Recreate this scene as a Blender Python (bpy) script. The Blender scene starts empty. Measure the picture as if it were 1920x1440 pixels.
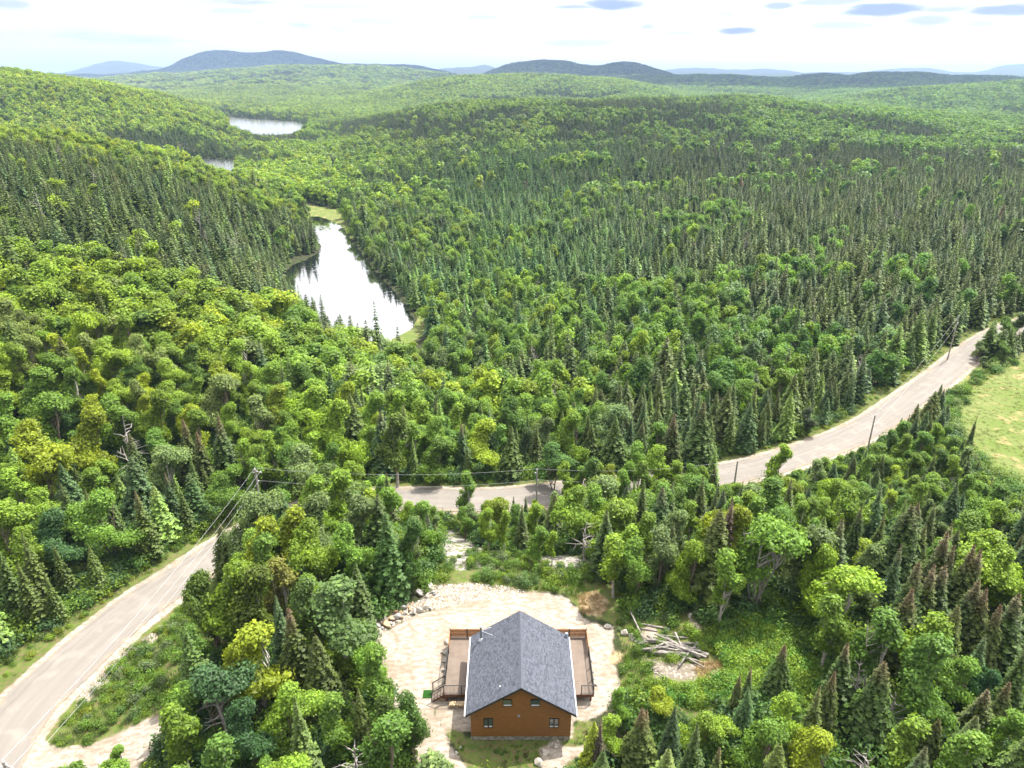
import bpy, math, random
import numpy as np
from mathutils import Vector

C = bpy.context.scene
COL = C.collection
R = math.radians

# ------------------------------------------------------------------ camera
HCAM = 52.0
PITCH = R(23.5)
cd = bpy.data.cameras.new('camera')
cd.sensor_width = 36.0
cd.lens = 1331 / 1920 * 36
cd.clip_start = 0.5
cd.clip_end = 60000
cam = bpy.data.objects.new('camera', cd)
COL.objects.link(cam)
cam.location = (0, 0, HCAM)
cam.rotation_euler = (math.pi / 2 - PITCH, 0, 0)
C.camera = cam

# ------------------------------------------------------------------ sun, sky, exposure
SUN_EL, SUN_AZ = R(62), R(46)          # azimuth measured from +Y towards +X
sunv = Vector((math.sin(SUN_AZ) * math.cos(SUN_EL), math.cos(SUN_AZ) * math.cos(SUN_EL), math.sin(SUN_EL)))
sl = bpy.data.lights.new('sun', 'SUN')
sl.energy = 5.0
sl.angle = R(0.6)
sl.color = (1.0, 0.95, 0.86)
so = bpy.data.objects.new('sun', sl)
COL.objects.link(so)
so.location = (0, 0, 400)
so.rotation_euler = (-sunv).to_track_quat('-Z', 'Y').to_euler()
C.view_settings.view_transform = 'Standard'
C.view_settings.look = 'None'
C.view_settings.gamma = 1
C.view_settings.use_curve_mapping = False
C.view_settings.exposure = 1.1

W = bpy.data.worlds.new('World')
C.world = W
W.use_nodes = True
nt = W.node_tree
nt.nodes.clear()
def N(nt, t, **k):
    n = nt.nodes.new(t)
    for a, v in k.items():
        setattr(n, a, v)
    return n
def lk(nt, a, b):
    nt.links.new(a, b)
def mth(nt, op, a, b=None, clamp=False, c=None):
    n = N(nt, 'ShaderNodeMath', operation=op)
    n.use_clamp = clamp
    for i, v in enumerate((a, b, c)):
        if v is None:
            continue
        if isinstance(v, (int, float)):
            n.inputs[i].default_value = v
        else:
            lk(nt, v, n.inputs[i])
    return n.outputs[0]
def mixc(nt, f, a, b, blend='MIX'):
    n = N(nt, 'ShaderNodeMix', data_type='RGBA', blend_type=blend)
    for s, v in ((n.inputs[0], f), (n.inputs[6], a), (n.inputs[7], b)):
        if isinstance(v, (int, float)):
            s.default_value = v
        elif isinstance(v, tuple):
            s.default_value = (*v[:3], 1)
        else:
            lk(nt, v, s)
    return n.outputs[2]
def smooth(nt, v, a, b):
    n = N(nt, 'ShaderNodeMapRange', interpolation_type='SMOOTHSTEP')
    n.inputs[1].default_value = a
    n.inputs[2].default_value = b
    if isinstance(v, (int, float)):
        n.inputs[0].default_value = v
    else:
        lk(nt, v, n.inputs[0])
    return n.outputs[0]

tc = N(nt, 'ShaderNodeTexCoord')
sep = N(nt, 'ShaderNodeSeparateXYZ'); lk(nt, tc.outputs['Generated'], sep.inputs[0])
sky = N(nt, 'ShaderNodeTexSky', sky_type='NISHITA')
sky.sun_disc = False
sky.sun_elevation = SUN_EL
sky.sun_rotation = SUN_AZ
sky.altitude = 400
skyc = N(nt, 'ShaderNodeVectorMath', operation='SCALE'); lk(nt, sky.outputs[0], skyc.inputs[0]); skyc.inputs[3].default_value = 0.11
# cloud deck: bright thin stratus with flat blue-grey wisps, same everywhere round the dome
zz = mth(nt, 'ADD', mth(nt, 'MAXIMUM', sep.outputs[2], 0.0), 0.045)
cx = mth(nt, 'DIVIDE', sep.outputs[0], zz); cy = mth(nt, 'DIVIDE', sep.outputs[1], zz)
cmb = N(nt, 'ShaderNodeCombineXYZ'); lk(nt, cx, cmb.inputs[0]); lk(nt, cy, cmb.inputs[1])
n1 = N(nt, 'ShaderNodeTexNoise'); n1.inputs['Scale'].default_value = 0.9; n1.inputs['Detail'].default_value = 5; n1.inputs['Roughness'].default_value = 0.55
lk(nt, cmb.outputs[0], n1.inputs['Vector'])
n2 = N(nt, 'ShaderNodeTexNoise'); n2.inputs['Scale'].default_value = 0.42; n2.inputs['Detail'].default_value = 4
off = N(nt, 'ShaderNodeVectorMath', operation='ADD'); lk(nt, cmb.outputs[0], off.inputs[0]); off.inputs[1].default_value = (3.3, 7.7, 1.0)
lk(nt, off.outputs[0], n2.inputs['Vector'])
vd = N(nt, 'ShaderNodeVectorMath', operation='DOT_PRODUCT'); lk(nt, tc.outputs['Generated'], vd.inputs[0]); vd.inputs[1].default_value = tuple(sunv)
glow = mth(nt, 'POWER', mth(nt, 'MAXIMUM', vd.outputs['Value'], 0.0), 2.0)
lum = mth(nt, 'ADD', mth(nt, 'MULTIPLY', glow, 1.9), 0.50)
cl = N(nt, 'ShaderNodeVectorMath', operation='SCALE'); cl.inputs[0].default_value = (1.0, 0.985, 1.0); lk(nt, lum, cl.inputs[3])
# darker wisps (undersides of little flat clouds), placed where the sky shows them, plus scattered ones from noise
azn = mth(nt, 'ARCTAN2', sep.outputs[0], sep.outputs[1])
eln = mth(nt, 'ARCSINE', sep.outputs[2])
nw = N(nt, 'ShaderNodeTexNoise'); nw.inputs['Scale'].default_value = 22; nw.inputs['Detail'].default_value = 6; nw.inputs['Roughness'].default_value = 0.65
mp = N(nt, 'ShaderNodeMapping'); mp.inputs['Scale'].default_value = (1, 1, 4.5); lk(nt, tc.outputs['Generated'], mp.inputs[0]); lk(nt, mp.outputs[0], nw.inputs['Vector'])
wob = mth(nt, 'MULTIPLY', mth(nt, 'SUBTRACT', nw.outputs[0], 0.5), 1.9)
def pxdir(px, py):
    u = (px - 960) / 1331; v = (py - 720) / 1331
    x, y, z = u, math.cos(PITCH) - v * math.sin(PITCH), -math.sin(PITCH) - v * math.cos(PITCH)
    l = math.sqrt(x * x + y * y + z * z)
    return math.atan2(x, y), math.asin(z / l)
wisp = None
for px, py, rx, ry, s in [(1655, 18, 75, 10, 1), (1382, 58, 32, 6, .8), (1150, 8, 58, 9, .9), (1080, 13, 40, 4, .7), (1460, 11, 26, 6, .7),
                          (1585, 47, 60, 6, .45), (1740, 38, 45, 8, .55), (1895, 18, 60, 9, .8), (1840, 44, 24, 5, .4), (905, 32, 42, 4, .35),
                          (1215, 50, 14, 4, .45), (640, 12, 90, 5, .2), (20, 8, 24, 6, .4), (435, 20, 40, 5, .25), (1560, 3, 60, 6, .6),
                          (1275, 62, 30, 3, .3), (1770, 17, 40, 5, .6), (1090, 80, 70, 6, .18), (700, 40, 60, 6, .2)]:
    az, el = pxdir(px, py)
    a = mth(nt, 'DIVIDE', mth(nt, 'SUBTRACT', azn, az), rx / 1331 * .95)
    b = mth(nt, 'DIVIDE', mth(nt, 'SUBTRACT', eln, el), ry / 1331 * 1.0)
    d = mth(nt, 'ADD', mth(nt, 'MULTIPLY', a, a), mth(nt, 'MULTIPLY', b, b))
    w = mth(nt, 'MULTIPLY', smooth(nt, mth(nt, 'ADD', d, wob), 1.8, 0.2), min(1.0, s * .8 + .32))
    wisp = w if wisp is None else mth(nt, 'MAXIMUM', wisp, w)
soft = mth(nt, 'MULTIPLY', smooth(nt, n1.outputs[0], .60, .76), .5)
cbs = N(nt, 'ShaderNodeCombineXYZ'); lk(nt, mth(nt, 'MULTIPLY', azn, 5.0), cbs.inputs[0]); lk(nt, mth(nt, 'MULTIPLY', eln, 46.0), cbs.inputs[1])
ns_ = N(nt, 'ShaderNodeTexNoise'); ns_.inputs['Scale'].default_value = 1.0; ns_.inputs['Detail'].default_value = 6; ns_.inputs['Roughness'].default_value = .6; lk(nt, cbs.outputs[0], ns_.inputs['Vector'])
streak = mth(nt, 'MULTIPLY', mth(nt, 'MULTIPLY', smooth(nt, ns_.outputs[0], .47, .72), smooth(nt, eln, .010, .05)), .74)
wisp = mth(nt, 'MAXIMUM', wisp, mth(nt, 'MULTIPLY', streak, mth(nt, 'SUBTRACT', 1.0, smooth(nt, eln, .11, .17))))
up = smooth(nt, sep.outputs[2], .25, .5)
wisp = mth(nt, 'MAXIMUM', wisp, mth(nt, 'MULTIPLY', soft, up))
blue = N(nt, 'ShaderNodeVectorMath', operation='SCALE'); blue.inputs[0].default_value = (.18, .235, .36); blue.inputs[3].default_value = 1.0
c1 = mixc(nt, mth(nt, 'MULTIPLY', wisp, .95), cl.outputs[0], blue.outputs[0])
gap = mth(nt, 'MULTIPLY', smooth(nt, n2.outputs[0], .58, .8), .15)
c2 = mixc(nt, gap, c1, skyc.outputs[0])
# a slight cool cast in the uppermost part of the veil
bg = N(nt, 'ShaderNodeBackground'); lk(nt, c2, bg.inputs[0]); bg.inputs[1].default_value = 1.0
wo = N(nt, 'ShaderNodeOutputWorld'); lk(nt, bg.outputs[0], wo.inputs[0])
W.cycles.sampling_method = 'MANUAL'
W.cycles.sample_map_resolution = 512
C.cycles.max_bounces = 6
C.cycles.diffuse_bounces = 3
C.cycles.glossy_bounces = 3
C.cycles.transmission_bounces = 3
C.cycles.volume_bounces = 0
C.cycles.transparent_max_bounces = 6
C.cycles.use_denoising = True
C.cycles.use_adaptive_sampling = True
C.cycles.adaptive_threshold = 0.02
C.render.use_persistent_data = False

# air
hm = bpy.data.materials.new('haze_air'); hm.use_nodes = True
ht = hm.node_tree; ht.nodes.clear()
pv = N(ht, 'ShaderNodeVolumePrincipled'); pv.inputs['Color'].default_value = (.44, .62, .92, 1); pv.inputs['Density'].default_value = 0.000075; pv.inputs['Anisotropy'].default_value = 0.0
ho = N(ht, 'ShaderNodeOutputMaterial'); lk(ht, pv.outputs[0], ho.inputs['Volume'])
hme = bpy.data.meshes.new('haze')
hx, hy0, hy1, hz0, hz1 = 45000, -400, 24500, -60, 330
hme.from_pydata([(x, y, z) for z in (hz0, hz1) for y in (hy0, hy1) for x in (-hx, hx)], [], [(0, 2, 3, 1), (4, 5, 7, 6), (0, 1, 5, 4), (2, 6, 7, 3), (0, 4, 6, 2), (1, 3, 7, 5)])
hme.materials.append(hm)
hob = bpy.data.objects.new('haze', hme); COL.objects.link(hob); hob['kind'] = 'stuff'; hob['label'] = 'thin blue summer haze in the air'

# ------------------------------------------------------------------ geometry helpers
SP, CP, F = math.sin(PITCH), math.cos(PITCH), 1331.0
def tan_of(py):
    v = (np.asarray(py, float) - 720) / F
    return (SP + v * CP) / (CP - v * SP)
def P(px, py, z=0.0):
    """the ground point at height z that the photograph shows at px, py"""
    u = (px - 960) / F; v = (py - 720) / F
    t = (SP + v * CP) / (CP - v * SP)
    Y = (HCAM - z) / t
    return (u / (CP - v * SP) * Y, Y, z)
def project(x, y, z):
    x = np.asarray(x, float); y = np.asarray(y, float); z = np.asarray(z, float)
    d = y * CP + (HCAM - z) * SP
    h = -(y * SP) + (HCAM - z) * CP
    d = np.maximum(d, .01)
    return 960 + F * x / d, 720 + F * h / d
def sstep(a, b, x):
    t = np.clip((np.asarray(x, float) - a) / (b - a), 0, 1)
    return t * t * (3 - 2 * t)
def vnoise(x, y, s=0):
    x = np.asarray(x, float); y = np.asarray(y, float)
    xi, yi = np.floor(x), np.floor(y)
    fx, fy = x - xi, y - yi
    fx = fx * fx * (3 - 2 * fx); fy = fy * fy * (3 - 2 * fy)
    def h(a, b):
        q = np.sin(a * 127.1 + b * 311.7 + s * 74.7) * 43758.5453
        return q - np.floor(q)
    return (h(xi, yi) * (1 - fx) + h(xi + 1, yi) * fx) * (1 - fy) + (h(xi, yi + 1) * (1 - fx) + h(xi + 1, yi + 1) * fx) * fy
def fbm(x, y, s=0, o=4):
    r, a, t = 0, 1, 0
    for i in range(o):
        r = r + a * vnoise(x * 2 ** i, y * 2 ** i, s + i * 13); t += a; a *= .5
    return r / t
def in_poly(px, py, poly):
    px = np.asarray(px, float); py = np.asarray(py, float)
    c = np.zeros(np.broadcast(px, py).shape, bool)
    n = len(poly)
    for i in range(n):
        x1, y1 = poly[i]; x2, y2 = poly[(i + 1) % n]
        if y1 == y2:
            continue
        c ^= ((y1 > py) != (y2 > py)) & (px < (x2 - x1) * (py - y1) / (y2 - y1) + x1)
    return c
def dist_line(px, py, pts, closed=False):
    px = np.asarray(px, float); py = np.asarray(py, float)
    best = np.full(np.broadcast(px, py).shape, 1e9)
    tt = np.zeros_like(best)
    n = len(pts)
    for i in range(n if closed else n - 1):
        x1, y1 = pts[i][:2]; x2, y2 = pts[(i + 1) % n][:2]
        dx, dy = x2 - x1, y2 - y1
        t = np.clip(((px - x1) * dx + (py - y1) * dy) / (dx * dx + dy * dy + 1e-9), 0, 1)
        d = np.hypot(px - x1 - t * dx, py - y1 - t * dy)
        m = d < best
        best = np.where(m, d, best); tt = np.where(m, i + t, tt)
    return best, tt
def signed(px, py, poly):
    d, _ = dist_line(px, py, poly, True)
    return np.where(in_poly(px, py, poly), -d, d)

# ------------------------------------------------------------------ terrain
def catmull(pts, n=8):
    pts = [np.array(p, float) for p in pts]
    pts = [2 * pts[0] - pts[1]] + pts + [2 * pts[-1] - pts[-2]]
    out = []
    for i in range(1, len(pts) - 2):
        a, b, c, d = pts[i - 1:i + 3]
        for k in range(n):
            t = k / n
            out.append(.5 * ((2 * b) + (c - a) * t + (2 * a - 5 * b + 4 * c - d) * t * t + (3 * b - a - 3 * c + d) * t ** 3))
    out.append(pts[-2])
    return [tuple(p) for p in out]
ROADPX = [(-60, 1505, -3.2), (20, 1362, -3.4), (125, 1252, -3.8), (250, 1145, -4.4), (345, 1080, -5.0), (420, 1030, -5.7), (490, 992, -6.4), (590, 955, -7.1),
          (680, 940, -7.6), (770, 935, -8), (900, 937, -8), (1000, 930, -8), (1120, 916, -8.2), (1240, 903, -8.3), (1355, 890, -8.5), (1500, 853, -8.7), (1620, 805, -9),
          (1705, 748, -9), (1768, 703, -9), (1830, 652, -9), (1893, 617, -9), (1960, 596, -9), (2100, 570, -9), (2300, 548, -9)]
ROAD = catmull([P(*p) for p in ROADPX], 8)
RW = 3.05
COLS = np.array([-1.5, -.95, -.7, -.5, -.38, -.25, -.12, 0, .15, .3, .45, .65, .95, 1.5])
ROWS = np.array([110, 150, 200, 260, 330, 420, 530, 700, 850, 1000, 1200, 1600, 2000, 2600, 3400, 4500, 6200, 8000, 11000, 20000.])
TAB = np.array([
 [8, 6, 2, -3, -6, -9, -11, -11, -10, -10, -9, -9, -8, -5],
 [14, 11, 6, 0, -6, -14, -19, -18, -14, -11, -10, -9, -8, -6],
 [20, 15, 10, 3, -6, -19, -23.5, -22, -16, -12, -10, -9, -8, -7],
 [26, 21, 15, 6, -5, -22, -25, -23, -17, -13, -11, -9, -8, -7],
 [32, 26, 18, 8, -5, -23, -25, -23, -17, -13, -11, -9, -8, -5],
 [34, 27, 17, 6, -8, -24.5, -25, -22, -16, -12, -10, -8, -6, 0],
 [24, 14, 1, -14, -22, -26, -22, -17, -12, -10, -9, -8, -6, 0],
 [14, 2, -14, -24, -28, -28, -20, -14, -10, -9, -8, -10, -12, -5],
 [26, 14, 0, -12, -24, -28, -16, -7, -2, 2, 0, -10, -18, -15],
 [62, 50, 38, 15, -8, -26, -9, 5, 11, 11, 5, -12, -22, -20],
 [75, 66, 52, 26, -5, -29, -22, -2, 6, 5, -4, -18, -24, -22],
 [60, 50, 34, 8, -16, -29, -26, -16, -14, -16, -20, -26, -24, -15],
 [50, 38, 20, -5, -20, -25, -18, -10, -10, -20, -22, -15, 5, 20],
 [40, 30, 10, -12, -16, -10, -5, 5, 0, -14, -14, -5, 5, 10],
 [30, 20, 5, -2, 0, 0, 5, 5, 0, 0, 0, 0, 5, 10],
 [30, 20, 15, 10, 10, 10, 8, 8, 8, 10, 10, 10, 15, 20],
 [40, 30, 20, 20, 30, 20, 10, 10, 10, 10, 10, 10, 15, 20],
 [40, 30, 30, 40, 40, 30, 20, 15, 15, 15, 15, 15, 20, 30],
 [30, 20, 20, 20, 20, 20, 20, 20, 20, 20, 20, 20, 20, 20],
 [0] * 14], float)
# far ridges: (distance, half width, skyline in the photograph)
RIDGES = [
 (8600, 1500, 8, [(200, 150), (262, 136), (310, 127), (345, 108), (380, 97), (430, 99), (480, 102), (540, 99), (590, 110), (640, 119), (700, 122), (760, 124), (812, 132), (850, 142), (900, 160)]),
 (6500, 900, 8, [(880, 150), (905, 138), (935, 126), (975, 117), (1010, 113), (1060, 115), (1100, 122), (1125, 126), (1160, 121), (1190, 120), (1225, 131), (1250, 140), (1290, 160)]),
 (15500, 2600, 0, [(100, 145), (140, 135), (175, 124), (210, 117), (240, 118), (270, 126), (290, 129), (330, 131), (500, 134), (800, 136), (830, 129), (880, 125), (915, 127), (950, 134), (1100, 138), (1240, 136), (1290, 131), (1340, 130), (1390, 136), (1430, 133), (1480, 134), (1500, 139), (1600, 137), (1660, 131), (1720, 129), (1760, 131), (1790, 138), (1830, 138), (1870, 128), (1920, 123), (2000, 120), (2200, 130)]),
 (4500, 850, 9, [(-200, 150), (150, 148), (250, 141), (330, 135), (420, 130), (520, 125), (640, 121), (720, 124), (812, 133), (870, 141), (950, 146), (1100, 146), (1240, 140), (1300, 139), (1400, 143), (1500, 140), (1560, 136), (1600, 140), (1660, 136), (1750, 137), (1850, 145), (1950, 147), (2200, 150)]),
 (3300, 380, 10, [(200, 190), (330, 172), (420, 158), (480, 150), (540, 156), (620, 168), (720, 190), (900, 220)]),
 (2500, 480, 11, [(470, 225), (560, 200), (640, 182), (760, 156), (860, 140), (960, 134), (1020, 135), (1100, 139), (1180, 146), (1240, 160), (1290, 178), (1340, 196), (1400, 230)]),
 (2100, 420, 11, [(1380, 225), (1480, 200), (1580, 181), (1700, 166), (1800, 154), (1920, 148), (2100, 143), (2400, 150)]),
 (1060, 210, 12, [(-400, 100), (-150, 112), (0, 120), (90, 134), (190, 148), (260, 166), (320, 182), (380, 203), (425, 226), (455, 262)]),
 (1030, 260, 12, [(520, 262), (600, 240), (680, 220), (760, 200), (850, 186), (950, 181), (1080, 180), (1200, 180), (1330, 180), (1440, 184), (1560, 194), (1680, 212), (1800, 232), (1920, 248), (2080, 262), (2300, 280)]),
 (425, 85, 11, [(-400, 190), (-150, 222), (0, 247), (120, 258), (240, 275), (330, 289), (365, 298), (437, 324), (500, 350), (550, 378), (585, 440)]),
]
RPROF = []
for Y0, Wd, th, pts in RIDGES:
    aa = [(p[0] - 960) / F / (CP - (p[1] - 720) / F * SP) for p in pts]
    zz_ = [HCAM - Y0 * float(tan_of(p[1])) - th for p in pts]
    RPROF.append((Y0, Wd, np.array(aa), np.array(zz_)))
LAKE1 = [(577, 404), (600, 407), (625, 415), (645, 428), (662, 452), (690, 490), (716, 521), (742, 548), (765, 580), (779, 600), (774, 618), (740, 634), (712, 662), (660, 652), (600, 610), (550, 560), (530, 515), (545, 497), (572, 488), (596, 473), (600, 462), (590, 440), (582, 418)]
LAKE2 = [(340, 294), (372, 297), (400, 298), (437, 300), (440, 312), (436, 330), (400, 336), (360, 322), (335, 304)]
LAKE3 = [(430, 219), (455, 222), (500, 225), (560, 229), (575, 236), (580, 246), (545, 250), (500, 256), (455, 256), (430, 248)]
LAKES = [([P(x, y, -25)[:2] for x, y in LAKE1], -25.0), ([P(x, y, -27)[:2] for x, y in LAKE2], -27.0), ([P(x, y, -29)[:2] for x, y in LAKE3], -29.0)]
LAKE_SIGHT = []
for (poly, wz), ya in zip(LAKES, (150, 430, 700)):
    pa = np.array(poly); az_ = pa[:, 0] / pa[:, 1]
    g = np.linspace(az_.min() + .003, az_.max() - .003, 40); yn = []
    for q in g:
        best = 1e9
        for i in range(len(pa)):
            a1, a2 = az_[i], az_[(i + 1) % len(pa)]
            if (a1 - q) * (a2 - q) <= 0 and a1 != a2:
                t = (q - a1) / (a2 - a1); best = min(best, pa[i, 1] + t * (pa[(i + 1) % len(pa), 1] - pa[i, 1]))
        yn.append(best)
    LAKE_SIGHT.append((ya, g, np.array(yn), wz))
def interp_table(a, Y):
    a = np.clip(a, COLS[0], COLS[-1] - 1e-6)
    ly = np.clip(np.log(np.maximum(Y, 1)), math.log(ROWS[0]), math.log(ROWS[-1]) - 1e-6)
    lr = np.log(ROWS)
    i = np.clip(np.searchsorted(COLS, a, side='right') - 1, 0, len(COLS) - 2)
    j = np.clip(np.searchsorted(lr, ly, side='right') - 1, 0, len(ROWS) - 2)
    fx = (a - COLS[i]) / (COLS[i + 1] - COLS[i]); fy = (ly - lr[j]) / (lr[j + 1] - lr[j])
    def cub(p0, p1, p2, p3, t):
        return .5 * ((2 * p1) + (p2 - p0) * t + (2 * p0 - 5 * p1 + 4 * p2 - p3) * t * t + (3 * p1 - p0 - 3 * p2 + p3) * t ** 3)
    def tb(jj, ii):
        return TAB[np.clip(jj, 0, len(ROWS) - 1), np.clip(ii, 0, len(COLS) - 1)]
    rows = [cub(tb(j + k, i - 1), tb(j + k, i), tb(j + k, i + 1), tb(j + k, i + 2), fx) for k in (-1, 0, 1, 2)]
    return cub(*rows, fy)
ROADXY = np.array([(p[0], p[1]) for p in ROAD]); ROADZ = np.array([p[2] for p in ROAD])
def road_at(x, y):
    d = np.full(np.shape(x), 1e9); t = np.zeros(np.shape(x))
    m = (y < 260) & (y > -20)
    if np.any(m):
        dd, tt = dist_line(x[m], y[m], [tuple(p) for p in ROADXY])
        d[m] = dd; t[m] = tt
    return d, np.interp(t, np.arange(len(ROADZ)), ROADZ)
def Hh(x, y):
    x = np.atleast_1d(np.asarray(x, float)); y = np.atleast_1d(np.asarray(y, float))
    yy = np.maximum(y, 1)
    # the knoll with the house, falling to the road
    near = -np.maximum.reduce([8.5 * sstep(64, 88, y - .12 * np.abs(x - 5)), 3.6 * sstep(-22, -40, x), 2.0 * sstep(26, 50, x) + 6.0 * sstep(50, 85, x)])
    near = near + 2.5 * sstep(-55, -85, x) * sstep(40, 90, y)
    near = near + .35 * (fbm(x / 7, y / 7, 3) - .5) * sstep(4, 14, np.hypot(x - .7, (y - 48)))
    a = x / np.maximum(y, 60)
    far = interp_table(a, y)
    for Y0, Wd, ra, rz in RPROF:
        m = np.abs(y - Y0) < Wd * 2.6
        if not np.any(m):
            continue
        zr = np.interp(a[m], ra, rz, left=-500, right=-500)
        # smooth the polyline a little
        zr = (zr + np.interp(a[m] - .006, ra, rz, left=-500, right=-500) + np.interp(a[m] + .006, ra, rz, left=-500, right=-500)) / 3
        g = np.exp(-((y[m] - Y0) / Wd) ** 2)
        base = far[m]
        cand = base + (zr - base) * g
        k = 4.0 + Y0 * .001
        far[m] = np.where(zr > -300, np.logaddexp(base / k, cand / k) * k - k * math.log(2) * np.exp(-np.abs(base - cand) / k), base)
    amp = np.clip((y - 90) / 700, 0, 1) * (3.5 + y * .006)
    sc = 45 + y * .06
    far = far + amp * (fbm(x / sc.clip(45, 500), y / sc.clip(45, 500), 11) - .5) * 1.6
    w = sstep(88, 120, y)
    z = near * (1 - w) + far * w
    for ya, aa_, yn, wz in LAKE_SIGHT:
        m = (a > aa_[0] - .004) & (a < aa_[-1] + .004) & (y > ya) & (y < yn.max() + 5)
        if np.any(m):
            Yn = np.interp(a[m], aa_, yn)
            lim = HCAM - (HCAM - wz) / Yn * y[m] - .6
            lim = np.where(y[m] < Yn - 1, lim, 1e9)
            z[m] = np.where(z[m] > lim, np.maximum(lim, wz + .3), z[m])
    for poly, wz in LAKES:
        px_ = np.array(poly); cxm, cym = px_.mean(0); rad = np.hypot(px_[:, 0] - cxm, px_[:, 1] - cym).max() + 90
        m = np.hypot(x - cxm, y - cym) < rad
        if np.any(m):
            sd = signed(x[m], y[m], poly)
            out = sstep(0, 28, sd); bank = wz + .25 + .02 * np.maximum(sd, 0)
            zo = bank * (1 - out) + np.maximum(z[m], wz + .4) * out
            inside = wz - .2 - 2.2 * sstep(0, -9, sd)
            z[m] = np.where(sd > 0, zo, np.where(sd > -.8, wz + .25 + (sd / .8) * .45, inside))
    d, rz_ = road_at(x, y)
    w = 1 - sstep(RW + 1.3, RW + 8, d)
    z = z * (1 - w) + (rz_ - .03 - .16 * sstep(RW, RW + 1.4, d)) * w
    return z
def hz(x, y):
    return float(Hh(x, y)[0])

# ------------------------------------------------------------------ object helpers
def tag(o, label=None, cat=None, group=None, kind=None):
    if label: o['label'] = label
    if cat: o['category'] = cat
    if group: o['group'] = group
    if kind: o['kind'] = kind
    return o
def mesh_np(name, V, quads=None, tris=None, mats=(), mi=None, attrs=None, smooth_=False):
    me = bpy.data.meshes.new(name)
    V = np.asarray(V, np.float32).reshape(-1, 3)
    fs = []
    nq = 0 if quads is None else len(quads); ntr = 0 if tris is None else len(tris)
    loops = np.concatenate([np.asarray(quads, np.int32).ravel() if nq else np.zeros(0, np.int32), np.asarray(tris, np.int32).ravel() if ntr else np.zeros(0, np.int32)])
    me.vertices.add(len(V)); me.vertices.foreach_set('co', V.ravel())
    me.loops.add(len(loops)); me.loops.foreach_set('vertex_index', loops)
    me.polygons.add(nq + ntr)
    st = np.concatenate([np.arange(nq) * 4, nq * 4 + np.arange(ntr) * 3]).astype(np.int32)
    me.polygons.foreach_set('loop_start', st)
    for m in mats:
        me.materials.append(m)
    if mi is not None:
        me.polygons.foreach_set('material_index', np.asarray(mi, np.int32))
    me.update(calc_edges=True)
    if smooth_:
        me.polygons.foreach_set('use_smooth', np.ones(nq + ntr, bool))
    for k, (dom, typ, arr) in (attrs or {}).items():
        at = me.attributes.new(k, typ, dom)
        arr = np.asarray(arr, np.float32 if typ != 'INT' else np.int32)
        at.data.foreach_set('color' if typ == 'FLOAT_COLOR' else 'vector' if typ == 'FLOAT_VECTOR' else 'value', arr.ravel())
    return me
def link(name, me, parent=None, loc=None, rot=None, scale=None):
    o = bpy.data.objects.new(name, me)
    COL.objects.link(o)
    if parent is not None: o.parent = parent
    if loc is not None: o.location = loc
    if rot is not None: o.rotation_euler = rot
    if scale is not None: o.scale = scale
    return o
class MB:
    """collects boxes, bars, tubes and polygons, built as one mesh"""
    def __init__(s): s.v = []; s.f = []
    def add(s, v, f):
        n = len(s.v); s.v += [tuple(p) for p in v]; s.f += [tuple(i + n for i in q) for q in f]; return s
    def box(s, x0, x1, y0, y1, z0, z1):
        return s.add([(x, y, z) for z in (z0, z1) for y in (y0, y1) for x in (x0, x1)],
                     [(0, 2, 3, 1), (4, 5, 7, 6), (0, 1, 5, 4), (2, 6, 7, 3), (0, 4, 6, 2), (1, 3, 7, 5)])
    def bar(s, a, b, w, h=None):
        a = Vector(a); b = Vector(b); h = h or w; d = (b - a).normalized()
        up = Vector((0, 0, 1)) if abs(d.z) < .95 else Vector((0, 1, 0))
        sx = d.cross(up).normalized() * (w / 2); sz = sx.cross(d).normalized() * (h / 2)
        v = [a - sx - sz, a + sx - sz, a + sx + sz, a - sx + sz, b - sx - sz, b + sx - sz, b + sx + sz, b - sx + sz]
        return s.add(v, [(0, 3, 2, 1), (4, 5, 6, 7), (0, 1, 5, 4), (1, 2, 6, 5), (2, 3, 7, 6), (3, 0, 4, 7)])
    def tube(s, pts, rad, n=7, cap=True):
        pts = [Vector(p) for p in pts]
        if not hasattr(rad, '__len__'): rad = [rad] * len(pts)
        v = []; f = []
        for i, p in enumerate(pts):
            d = (pts[min(i + 1, len(pts) - 1)] - pts[max(i - 1, 0)]).normalized()
            up = Vector((0, 0, 1)) if abs(d.z) < .9 else Vector((1, 0, 0))
            a = d.cross(up).normalized(); b = d.cross(a).normalized()
            for k in range(n):
                t = 2 * math.pi * k / n
                v.append(p + (a * math.cos(t) + b * math.sin(t)) * rad[i])
        for i in range(len(pts) - 1):
            for k in range(n):
                f.append((i * n + k, i * n + (k + 1) % n, (i + 1) * n + (k + 1) % n, (i + 1) * n + k))
        if cap:
            f.append(tuple(range(n))[::-1]); f.append(tuple((len(pts) - 1) * n + k for k in range(n)))
        return s.add(v, f)
    def prism(s, poly, y0, y1):           # poly in x,z extruded along y
        n = len(poly)
        v = [(x, y0, z) for x, z in poly] + [(x, y1, z) for x, z in poly]
        return s.add(v, [tuple(range(n)), tuple(range(n, 2 * n))[::-1]] + [(i, i + n, (i + 1) % n + n, (i + 1) % n) for i in range(n)])
    def build(s, name, mat, parent=None, loc=None, smooth_=False):
        me = bpy.data.meshes.new(name); me.from_pydata(s.v, [], s.f); me.materials.append(mat)
        me.update()
        if smooth_: me.polygons.foreach_set('use_smooth', [True] * len(me.polygons))
        return link(name, me, parent, loc)
def empty(name, loc=(0, 0, 0), rz=0):
    o = bpy.data.objects.new(name, None); COL.objects.link(o); o.location = loc; o.rotation_euler = (0, 0, rz); return o

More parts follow.
